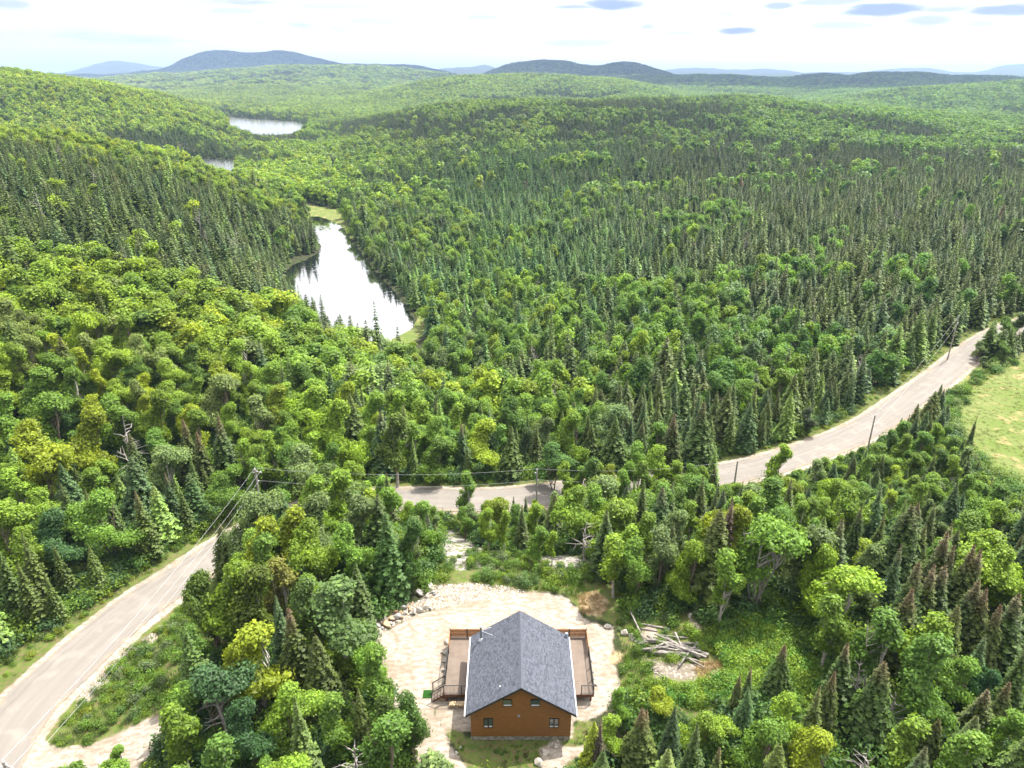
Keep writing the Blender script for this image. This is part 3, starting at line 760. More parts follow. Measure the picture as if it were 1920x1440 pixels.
def conifer(seed, H, Wd, whorls, nb, seg, z0=.06, droop=.35, gap=.0, dens=1.0, tipk=.9, trunk_n=6, fluffy=1.0):
    rng = np.random.default_rng(seed)
    cs, ns_, sz, tp = [], [], [], []
    tris = []; TVs = []; va = []; to = []
    ph = rng.uniform(0, 6.28, 3)
    for w in range(whorls):
        f = (w + .5 * rng.random()) / whorls
        z = H * (z0 + (1 - z0) * f)
        Rr = Wd / 2 * ((1 - f) ** tipk * (1 + .10 * math.sin(f * 9 + ph[0])) + .035)
        if f < .12: Rr *= .7 + f * 2.5
        m = max(4, int(nb * (.55 + .45 * (1 - f))))
        for b in range(m):
            if rng.random() < gap: continue
            az = 2 * math.pi * (b + rng.uniform(-.3, .3)) / m + w * 1.3
            L = Rr * rng.uniform(.72, 1.16) * (1 + .12 * math.sin(2 * az + ph[1]))
            up = .15 + .5 * f
            d = np.array([math.cos(az), math.sin(az), 0.0]); sidev = np.array([-d[1], d[0], 0.0])
            k = np.arange(seg + 1) / seg
            axis = np.array([0, 0, z]) + d * (L * k)[:, None] + np.array([0, 0, 1.0]) * (L * (up * k - (droop + up * .6) * k ** 2) + .0)[:, None]
            vb = np.clip(.5 + rng.normal() * .17, 0, 1)
            for i in range(seg):
                p, q = axis[i], axis[i + 1]
                wd = fluffy * L * .34 * (1 - .72 * (i + .5) / seg) + .045 * Wd * .5
                for sgn in (-1, 1):
                    tw = rng.uniform(-.35, .25)
                    e = p * .35 + q * .65 + sidev * sgn * wd * rng.uniform(.75, 1.25) + d * wd * .35 + np.array([0, 0, tw * wd])
                    n0 = len(TVs)
                    TVs += [p, q + (q - p) * .25, e]
                    tris.append((n0, n0 + 1, n0 + 2) if sgn < 0 else (n0, n0 + 2, n0 + 1))
                    va.append(np.clip(vb + rng.normal() * .1 + .18 * (i / seg - .4), 0, 1)); to.append(f)
                if dens >= 1 or i == 0:
                    e = (p + q) / 2 + np.array([0, 0, wd * .42]) + sidev * rng.uniform(-.3, .3) * wd
                    n0 = len(TVs); TVs += [p, q, e]; tris.append((n0, n0 + 1, n0 + 2)); va.append(np.clip(vb + .1, 0, 1)); to.append(f)
            n0 = len(TVs); tip = axis[-1] + d * L * .1
            TVs += [axis[-2] - sidev * L * .05, axis[-2] + sidev * L * .05, tip]; tris.append((n0, n0 + 1, n0 + 2)); va.append(np.clip(vb + .25, 0, 1)); to.append(f)
    # leader
    for k in range(6):
        a = k * 1.05; n0 = len(TVs)
        TVs += [np.array([0, 0, H * 1.02]), np.array([math.cos(a), math.sin(a), 0]) * Wd * .035 + [0, 0, H * (.955 - .01 * (k % 2))], np.array([math.cos(a + 1), math.sin(a + 1), 0]) * Wd * .035 + [0, 0, H * .955]]
        tris.append((n0, n0 + 1, n0 + 2)); va.append(.55); to.append(1.0)
    lean = rng.normal(size=2) * .006 * H
    ps = [np.array([lean[0] * t, lean[1] * t, t * H * .97 - (.25 if t == 0 else 0)]) for t in (0, .3, .65, 1)]
    TV, TQ = tube_arrays(ps, [H * .013 + .02, H * .010, H * .006, H * .0015], trunk_n)
    f = np.array(to)
    top = np.clip((f - .66) / .32, 0, 1)
    return dict(leafV=np.array(TVs), leafT=np.array(tris), var=np.array(va), top=top, trunkV=TV, trunkQ=TQ)
def snag(seed, H, spread=.16, n=22):
    rng = np.random.default_rng(seed); tb = []
    lean = rng.normal(size=2) * .03 * H
    tp = lambda t: np.array([lean[0] * t + math.sin(t * 6 + seed) * .01 * H, lean[1] * t, t * H - (.25 if t == 0 else 0)])
    tb.append(tube_arrays([tp(t) for t in (0, .3, .6, .85, 1)], [H * .014 + .03, H * .012, H * .008, H * .004, H * .001], 6))
    for k in range(n):
        t = rng.uniform(.3, .97); az = rng.uniform(0, 6.28); L = H * spread * (1.25 - t) * rng.uniform(.5, 1.5)
        p0 = tp(t); d = np.array([math.cos(az), math.sin(az), rng.uniform(.0, .9)])
        p1 = p0 + d * L * .5; p2 = p1 + (d + rng.normal(size=3) * .4) * L * .6
        tb.append(tube_arrays([p0, p1, p2], [H * .005, H * .0035, H * .001], 4))
        if rng.random() < .7:
            p3 = p1 + (d + rng.normal(size=3) * .8) * L * .4
            tb.append(tube_arrays([p1, p3], [H * .003, H * .001], 3))
    return join_tubes(tb)
def crown_mesh(name, g, m):
    return mesh_np(name, g['leafV'], quads=g.get('leafQ'), tris=g.get('leafT'), mats=[m],
                   attrs={'var': ('FACE', 'FLOAT', g['var']), 'top': ('FACE', 'FLOAT', g['top'])})
def trunk_mesh(name, V, Q, m):
    return mesh_np(name, V, quads=Q, mats=[m], smooth_=True)
def whole_mesh(name, g, ml, mt):
    nl = len(g['leafV'])
    if g.get('leafQ') is not None:
        q = np.concatenate([g['leafQ'], g['trunkQ'] + nl]); tr = None; n1 = len(g['leafQ']); n2 = len(g['trunkQ'])
        mi = np.r_[np.zeros(n1), np.ones(n2)]; v = np.r_[g['var'], np.zeros(n2)]; tp = np.r_[g['top'], np.zeros(n2)]
    else:
        q = g['trunkQ'] + nl; tr = g['leafT']; n2 = len(q); n1 = len(tr)
        mi = np.r_[np.ones(n2), np.zeros(n1)]; v = np.r_[np.zeros(n2), g['var']]; tp = np.r_[np.zeros(n2), g['top']]
    return mesh_np(name, np.concatenate([g['leafV'], g['trunkV']]), quads=q, tris=tr, mats=[ml, mt], mi=mi,
                   attrs={'var': ('FACE', 'FLOAT', v), 'top': ('FACE', 'FLOAT', tp)})

# near forms (height 10 m; scaled when placed)
NEAR = {}     # kind -> list of (crown mesh, trunk mesh, height, width)
def add_near(kind, g, H, Wd, ml, mt):
    NEAR.setdefault(kind, []).append((crown_mesh(kind + '_crown', g, ml), trunk_mesh(kind + '_trunk', g['trunkV'], g['trunkQ'], mt), H, Wd))
for s, (Wd, k, st, b) in enumerate([(6.0, 'round', 1, .22), (5.4, 'tall', 1, .26), (6.4, 'round', 2, .24), (5.0, 'tall', 1, .2), (5.8, 'tall', 2, .22)]):
    add_near('maple', broadleaf(20 + s, 10, Wd, 100, 210, .15, b, k, st, holes=.24), 10, Wd, M_LEAF, M_BARK)
for s, (Wd, k, b) in enumerate([(3.8, 'tall', .3), (3.4, 'tall', .34), (4.2, 'tall', .26)]):
    add_near('birch', broadleaf(40 + s, 10, Wd, 70, 140, .15, b, k, 1 + (s == 2)), 10, Wd, M_LEAF, M_BIRCH)
for s, (Wd, st) in enumerate([(7.2, 4), (6.8, 3)]):
    add_near('vase_maple', broadleaf(60 + s, 10, Wd, 84, 210, .155, .40, 'vase', st, holes=.25), 10, Wd, M_LEAF, M_DEAD)
for s, (Wd, z0, gp) in enumerate([(4.9, .05, .04), (4.4, .06, .06), (5.3, .08, .1), (4.0, .05, .03)]):
    add_near('spruce', conifer(80 + s, 10, Wd, 38, 13, 5, z0, .34, gp), 10, Wd, M_NEEDLE, M_BARK)
for s, Wd in enumerate([2.7, 3.1]):
    add_near('slim_spruce', conifer(95 + s, 10, Wd, 40, 10, 4, .08, .3, .05), 10, Wd, M_NEEDLE, M_BARK)
for s, Wd in enumerate([4.4]):
    add_near('larch', conifer(100 + s, 10, Wd, 34, 12, 5, .06, .1, .12, tipk=.8), 10, Wd, M_NEEDLE, M_BARK)
for s, Wd in enumerate([3.6, 3.9]):
    add_near('cedar', broadleaf(110 + s, 10, Wd, 60, 190, .13, .03, 'cone', 1), 10, Wd, M_LEAF, M_BARK)
for s in range(3):
    V, Q = snag(120 + s, 10)
    NEAR.setdefault('dead', []).append((None, trunk_mesh('dead_trunk', V, Q, M_DEAD), 10, 2))

SPECIES = {'maple': ('broadleaf_tree', 'tree'), 'birch': ('birch_tree', 'tree'), 'vase_maple': ('broadleaf_tree', 'tree'), 'spruce': ('spruce_tree', 'tree'),
           'slim_spruce': ('spruce_tree', 'tree'), 'larch': ('larch_tree', 'tree'), 'cedar': ('cedar_tree', 'tree'), 'dead': ('dead_tree', 'dead tree')}
PROTO = {}
def tree(kind, form, x, y, h, wscale, tint, brown, label, group, rz, z=None, lean=(0, 0)):
    cm, tm, H0, W0 = NEAR[kind][form % len(NEAR[kind])]
    s = h / H0
    name, cat = SPECIES[kind]
    zz0 = hz(x, y) if z is None else z
    key = (kind, form % len(NEAR[kind]))
    if key not in PROTO:
        r = empty(name)
        t = link('trunk', tm, r)
        c = link('crown', cm, r) if cm else None
        if cm is None:
            r2 = link(name, tm); bpy.data.objects.remove(t); bpy.data.objects.remove(r); r, t = r2, None; r.name = name
        PROTO[key] = (r, t, c); parts = (r, t, c)
    else:
        r0, t0, c0 = PROTO[key]
        r = r0.copy(); COL.objects.link(r); t = c = None
        for k in list(r.keys()): del r[k]
        if t0: t = t0.copy(); COL.objects.link(t); t.parent = r
        if c0: c = c0.copy(); COL.objects.link(c); c.parent = r
    r.location = (x, y, zz0); r.rotation_euler = (lean[0], lean[1], rz); r.scale = (s * wscale, s * wscale, s)
    if c: c['tint'] = [float(q) for q in tint]; c['brown'] = float(brown)
    tag(r, label, cat, group)
    return r

# forms for the masses of forest beyond the countable trees
LIB = {}
def lib_collection(name, meshes):
    col = bpy.data.collections.new(name)
    for i, me in enumerate(meshes):
        o = bpy.data.objects.new('%s_form_%s' % (name, 'abcdefghijkl'[i]), me); col.objects.link(o)
    return col
def pair(g, kind, i): return whole_mesh('%s_mesh' % kind, g, M_LEAF if kind == 'broadleaf' else M_NEEDLE, M_BARK)
mid = [whole_mesh('broadleaf_mid', broadleaf(200 + i, 10, w, 44, 60, .28, .2, k, 1, False, sidesN=5), M_LEAF, M_BARK) for i, (w, k) in enumerate([(6.2, 'round'), (5.4, 'round'), (6.6, 'tall'), (4.6, 'tall')])] + \
      [whole_mesh('conifer_mid', conifer(220 + i, 10, w, 22, 9, 2, .06, .3, .04, .5, tipk=.72, trunk_n=4, fluffy=1.2), M_NEEDLE, M_BARK) for i, w in enumerate([4.7, 4.0, 5.0, 3.6])] + \
      [trunk_mesh('dead_mid', *snag(240, 10, .2, 16), M_DEAD)]
far = [whole_mesh('broadleaf_far', broadleaf(260 + i, 10, w, 13, 20, .95, .1, k, 1, False, sidesN=3), M_LEAF, M_BARK) for i, (w, k) in enumerate([(6.4, 'round'), (5.4, 'round'), (6.8, 'round'), (4.6, 'tall')])] + \
      [whole_mesh('conifer_far', conifer(280 + i, 10, w, 13, 7, 1, .06, .3, 0, .5, tipk=.75, trunk_n=3, fluffy=1.9), M_NEEDLE, M_BARK) for i, w in enumerate([3.4, 2.9, 3.8, 2.6])] + \
      [trunk_mesh('dead_far', *snag(290, 10, .2, 6), M_DEAD)]
C_MID = lib_collection('mid_forest', mid)
C_FAR = lib_collection('far_forest', far)
near_all = []
for kind in ('maple', 'birch', 'spruce', 'slim_spruce', 'larch'):
    pass

def scatter_group(colref):
    ng = bpy.data.node_groups.new('scatter_' + colref.name, 'GeometryNodeTree')
    ng.interface.new_socket('Geometry', in_out='INPUT', socket_type='NodeSocketGeometry')
    ng.interface.new_socket('Geometry', in_out='OUTPUT', socket_type='NodeSocketGeometry')
    gi = ng.nodes.new('NodeGroupInput'); go = ng.nodes.new('NodeGroupOutput')
    ip = ng.nodes.new('GeometryNodeInstanceOnPoints'); ci = ng.nodes.new('GeometryNodeCollectionInfo')
    ci.inputs['Collection'].default_value = colref; ci.inputs['Separate Children'].default_value = True; ci.inputs['Reset Children'].default_value = True
    ip.inputs['Pick Instance'].default_value = True
    def na(nm, ty):
        n = ng.nodes.new('GeometryNodeInputNamedAttribute'); n.data_type = ty; n.inputs['Name'].default_value = nm; return n.outputs['Attribute']
    L = ng.links.new
    L(gi.outputs[0], ip.inputs['Points']); L(ci.outputs[0], ip.inputs['Instance'])
    L(na('idx', 'INT'), ip.inputs['Instance Index']); L(na('rot', 'FLOAT_VECTOR'), ip.inputs['Rotation']); L(na('scl', 'FLOAT_VECTOR'), ip.inputs['Scale'])
    L(ip.outputs[0], go.inputs[0])
    return ng
def scatter(name, label, colref, pos, idx, rot, scl, tint, brown):
    me = bpy.data.meshes.new(name); n = len(pos)
    me.vertices.add(n); me.vertices.foreach_set('co', np.asarray(pos, np.float32).ravel())
    for k, ty, arr, key in (('idx', 'INT', idx, 'value'), ('rot', 'FLOAT_VECTOR', rot, 'vector'), ('scl', 'FLOAT_VECTOR', scl, 'vector'), ('tint', 'FLOAT_VECTOR', tint, 'vector'), ('brown', 'FLOAT', brown, 'value')):
        a = me.attributes.new(k, ty, 'POINT'); a.data.foreach_set(key, np.asarray(arr, np.int32 if ty == 'INT' else np.float32).ravel())
    o = link(name, me); md = o.modifiers.new('scatter', 'NODES'); md.node_group = scatter_group(colref)
    tag(o, label, kind='stuff')
    print('SCATTER', name, n)
    return o

# colours of foliage (real base colours)
def T(*c): return np.array(c, float)
YEL, LIME, GRN, DEEP, BLUEG = T(.205, .262, .018), T(.170, .266, .026), T(.118, .212, .030), T(.064, .134, .026), T(.140, .204, .068)
SPR, SPRO, SPRB, LAR = T(.052, .092, .018), T(.070, .098, .018), T(.048, .090, .028), T(.118, .190, .036)

# ------------------------------------------------------------------ image regions that must stay open to view
KEEP = [
 [(696, 1210), (700, 1168), (770, 1128), (806, 1104), (822, 1070), (836, 1040), (826, 1000), (850, 985), (884, 1012), (950, 1045), (1060, 1038), (1140, 1052), (1152, 1128), (1180, 1156), (1290, 1152), (1345, 1182), (1452, 1182), (1505, 1232), (1530, 1300), (1430, 1300), (1350, 1310), (1330, 1330), (1200, 1300), (1168, 1290), (1150, 1318), (1120, 1342), (1092, 1352), (1100, 1405), (1092, 1448), (884, 1448), (850, 1390), (812, 1300), (756, 1282), (746, 1240), (716, 1218)],
 [(752, 1278), (835, 1305), (875, 1310), (884, 1445), (828, 1445), (818, 1390), (792, 1325)],
 [(-20, 1262), (60, 1205), (180, 1145), (330, 1062), (425, 1022), (440, 1020), (405, 1050), (345, 1090), (318, 1130), (300, 1180), (215, 1260), (105, 1385), (150, 1388), (285, 1340), (280, 1362), (268, 1412), (195, 1440), (-20, 1440)],
 [(110, 1392), (110, 1340), (180, 1270), (300, 1180), (310, 1200), (330, 1260), (300, 1345), (180, 1390)],
 [(752, 905), (1032, 908), (1032, 936), (958, 938), (895, 938), (840, 955), (800, 948), (752, 930)],
 [(1352, 888), (1480, 838), (1600, 790), (1690, 722), (1752, 678), (1825, 640), (1826, 664), (1745, 736), (1640, 824), (1560, 852), (1500, 868), (1420, 902), (1372, 902)],
 [(1925, 680), (1860, 700), (1795, 745), (1780, 790), (1818, 840), (1860, 890), (1925, 935)],
 [(594, 412), (640, 424), (660, 450), (690, 490), (715, 520), (742, 548), (765, 580), (778, 600), (772, 618), (742, 630), (715, 628), (690, 605), (650, 590), (600, 556), (575, 535), (556, 512), (550, 500), (572, 490), (597, 475), (602, 465), (593, 440), (584, 418)],
 [(582, 390), (636, 400), (640, 415), (600, 408)], [(745, 640), (780, 612), (800, 600), (800, 620), (785, 635)],
 [(368, 296), (437, 301), (437, 321), (415, 317), (385, 306)], [(455, 224), (565, 231), (565, 241), (540, 248), (510, 250), (470, 248), (460, 236)],
]
_gy, _gx = np.meshgrid(np.arange(0, 1460, 2), np.arange(-20, 1960, 2), indexing='ij')
KMASK = np.zeros(_gy.shape, bool)
for _k in KEEP:
    _xs = [p[0] for p in _k]; _ys = [p[1] for p in _k]
    _c0, _c1 = max(0, int((min(_xs) + 20) // 2)), int((max(_xs) + 20) // 2) + 2; _r0, _r1 = max(0, int(min(_ys) // 2)), int(max(_ys) // 2) + 2
    KMASK[_r0:_r1, _c0:_c1] |= in_poly(_gx[_r0:_r1, _c0:_c1], _gy[_r0:_r1, _c0:_c1], _k)
def keeps_clear(x, y, z, h, w):
    """True where a tree of height h and crown width w standing here hides none of the open ground"""
    bad = np.zeros(np.shape(x), bool)
    for f, g in ((.02, 0), (.35, 0), (.7, 0), (.97, 0), (.55, -.42), (.55, .42), (.8, -.25), (.8, .25), (.3, -.4), (.3, .4)):
        px, py = project(x + g * w, y, z + f * h)
        c = ((px + 20) // 2).astype(int); r = (py // 2).astype(int)
        ok = (c >= 0) & (c < KMASK.shape[1]) & (r >= 0) & (r < KMASK.shape[0])
        bad |= ok & KMASK[np.clip(r, 0, KMASK.shape[0] - 1), np.clip(c, 0, KMASK.shape[1] - 1)]
    return ~bad
def open_ground(x, y, z):
    px, py = project(x, y, z)
    b = np.zeros(np.shape(x), bool)
    for k in KEEP[:7] + MEADOW + MARSH[:2] + SAND + GRASS[:1]:
        b |= in_poly(px, py, k)
    d, _ = road_at(x, y)
    b |= d < RW + 2.6
    for p, _ in LAKES:
        b |= signed(x, y, p) < 1.2
    b |= (np.abs(x - .7) < 9.5) & (y > 41) & (y < 56)
    return b

# ------------------------------------------------------------------ species map
def conifer_share(x, y, z):
    a = x / np.maximum(y, 1)
    px, py = project(x, y, z + 6)
    p = np.full(np.shape(x), .5)
    # broadleaf slope on the left
    p = np.where((px < 760) & (py > 470), .05 + .0 * px, p)
    line = np.interp(px, [-300, 0, 250, 450, 600, 700, 760], [455, 462, 500, 560, 590, 640, 680])
    lineU = np.interp(px, [-300, 0, 120, 250, 330, 430, 560], [262, 272, 290, 312, 332, 372, 420])
    lh = (px < 660) & (py < line) & (py > lineU - 6) & (y < 520)
    p = np.where(lh, .94, p)
    p = np.where((px < 600) & (py <= lineU - 6) & (y < 600), .12, p)
    p = np.where((px < 640) & (py < 900) & (py > 720), .16, p)
    p = np.where((px < 460) & (py >= 840), .42, p)
    p = np.where((px >= 560) & (px < 900) & (py > 470) & (y < 260) & (px < 760), np.where(py < line + 35, .75, .10), p)
    p = np.where((px > 640) & (px < 960) & (py > 640) & (y < 175) & (y > 96), .64, p)
    p = np.where((px >= 960) & (py > 560) & (y > 96) & (y < 300), .66, p)
    p = np.where((px >= 620) & (y > 175) & (y < 620), .74, p)
    p = np.where((px >= 600) & (px < 800) & (y > 200) & (y < 600), .82, p)
    p = np.where((px >= 1180) & (y > 175) & (y < 480), .68, p)
    p = np.where((y >= 620) & (y < 1400), .52, p)
    p = np.where((y >= 560) & (y < 1200) & (px > 640) & (px < 1400), .80, p)
    p = np.where((px < 560) & (y >= 620) & (y < 1500), np.where((py > 175 + .0 * px) & (px > 200), .55, .25), p)
    p = np.where(y >= 1400, .30, p)
    s = np.clip(y * .09, 9, 160)
    xx, yy = x + 14 * fbm(x / 30, y / 30, 41, 2), y + 14 * fbm(x / 30, y / 30, 43, 2)
    wn = np.clip(y / 900, 0, 1)
    n = (.55 - .15 * wn) * fbm(xx / 55, yy / 55, 31, 4) + (.45 - .35 * wn) * fbm(xx / 19, yy / 19, 33, 3) + .5 * wn * fbm(xx / 170, yy / 170, 35, 3)
    cl = sstep(.41, .58, n)
    return np.clip(p + (cl - .5) * .95 * np.clip(4 * p * (1 - p), .2, 1) + np.where(y > 620, (fbm(x / 260, y / 130, 37, 2) - .5) * .9, 0), 0, .98)
def tint_for(con, x, y, rng, n):
    px, py = project(x, y, np.zeros(n))
    r = rng.random((n, 1)); r2 = rng.random((n, 1)); zone = (.5 * fbm(x / 28, y / 28, 51, 3) + .5 * fbm(x / 120, y / 120, 53, 3))[:, None]
    bl = YEL * .0 + LIME * (1 - r) + GRN * r
    bl = np.where(r2 < .11, YEL * .6 + LIME * .4, bl); bl = np.where(r2 > .90, BLUEG, bl); bl = np.where((r2 > .72) & (r2 < .9), DEEP * .5 + GRN * .5, bl)
    bl = bl * (.82 + .5 * np.clip(zone, 0, 1))
    # yellower crowns on the left slopes, cooler on the right
    lw = np.clip((700 - px) / 500, 0, 1)[:, None] * (y > 100)[:, None]
    bl = bl * (1 + lw * T(.16, .05, -.2)) * (1 - np.clip((px - 900) / 600, 0, 1)[:, None] * (y > 105)[:, None] * T(.22, .08, -.1))
    cn = SPR * (1 - r) + SPRO * r
    cn = np.where(r2 < .2, SPRB, cn); cn = np.where(r2 > .93, LAR, cn)
    cw = np.clip((px - 600) / 300, 0, 1)[:, None] * np.clip((1300 - px) / 300, 0, 1)[:, None] * ((y > 170) & (y < 700))[:, None]
    cn = cn * (1 + cw * T(.08, .38, .22))
    cn = cn * (1 + np.clip((px - 1150) / 400, 0, 1)[:, None] * ((y > 110) & (y < 500))[:, None] * T(.10, .05, .0))
    cn = cn * (1.05 + .35 * zone)
    farw = sstep(1300, 2000, y)[:, None]  # sunlit paleness of the far ridges put into the tint, slightly bluer
    hill = (sstep(380, 700, y) * (1 - sstep(1200, 1350, y)) * sstep(520, 760, px))[:, None]  # central-right hill darkened in the tint, standing in for cloud shade
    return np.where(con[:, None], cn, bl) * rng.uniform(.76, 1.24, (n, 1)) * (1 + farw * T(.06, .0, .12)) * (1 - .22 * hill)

# ------------------------------------------------------------------ visibility of far ground
def build_horizon():
    ys = np.exp(np.linspace(math.log(60), math.log(12000), 260)); aa = np.linspace(-1.1, 1.1, 240)
    Yg, Ag = np.meshgrid(ys, aa, indexing='ij')
    Z = Hh((Yg * Ag).ravel(), Yg.ravel()).reshape(Yg.shape)
    el = (Z + 5 - HCAM) / Yg
    return ys, aa, np.maximum.accumulate(el, axis=0)
HY, HA, HE = build_horizon()
def visible(x, y, z, h):
    i = np.clip(np.searchsorted(HY, y * .93) - 2, 0, len(HY) - 1); j = np.clip(np.round((x / y + 1.1) / 2.2 * 239).astype(int), 1, 238)
    e = np.minimum(np.minimum(HE[i, j - 1], HE[i, j]), HE[i, j + 1])
    return (z + h - HCAM) / y > e - .002 - 4.0 / y * (y < 1500)

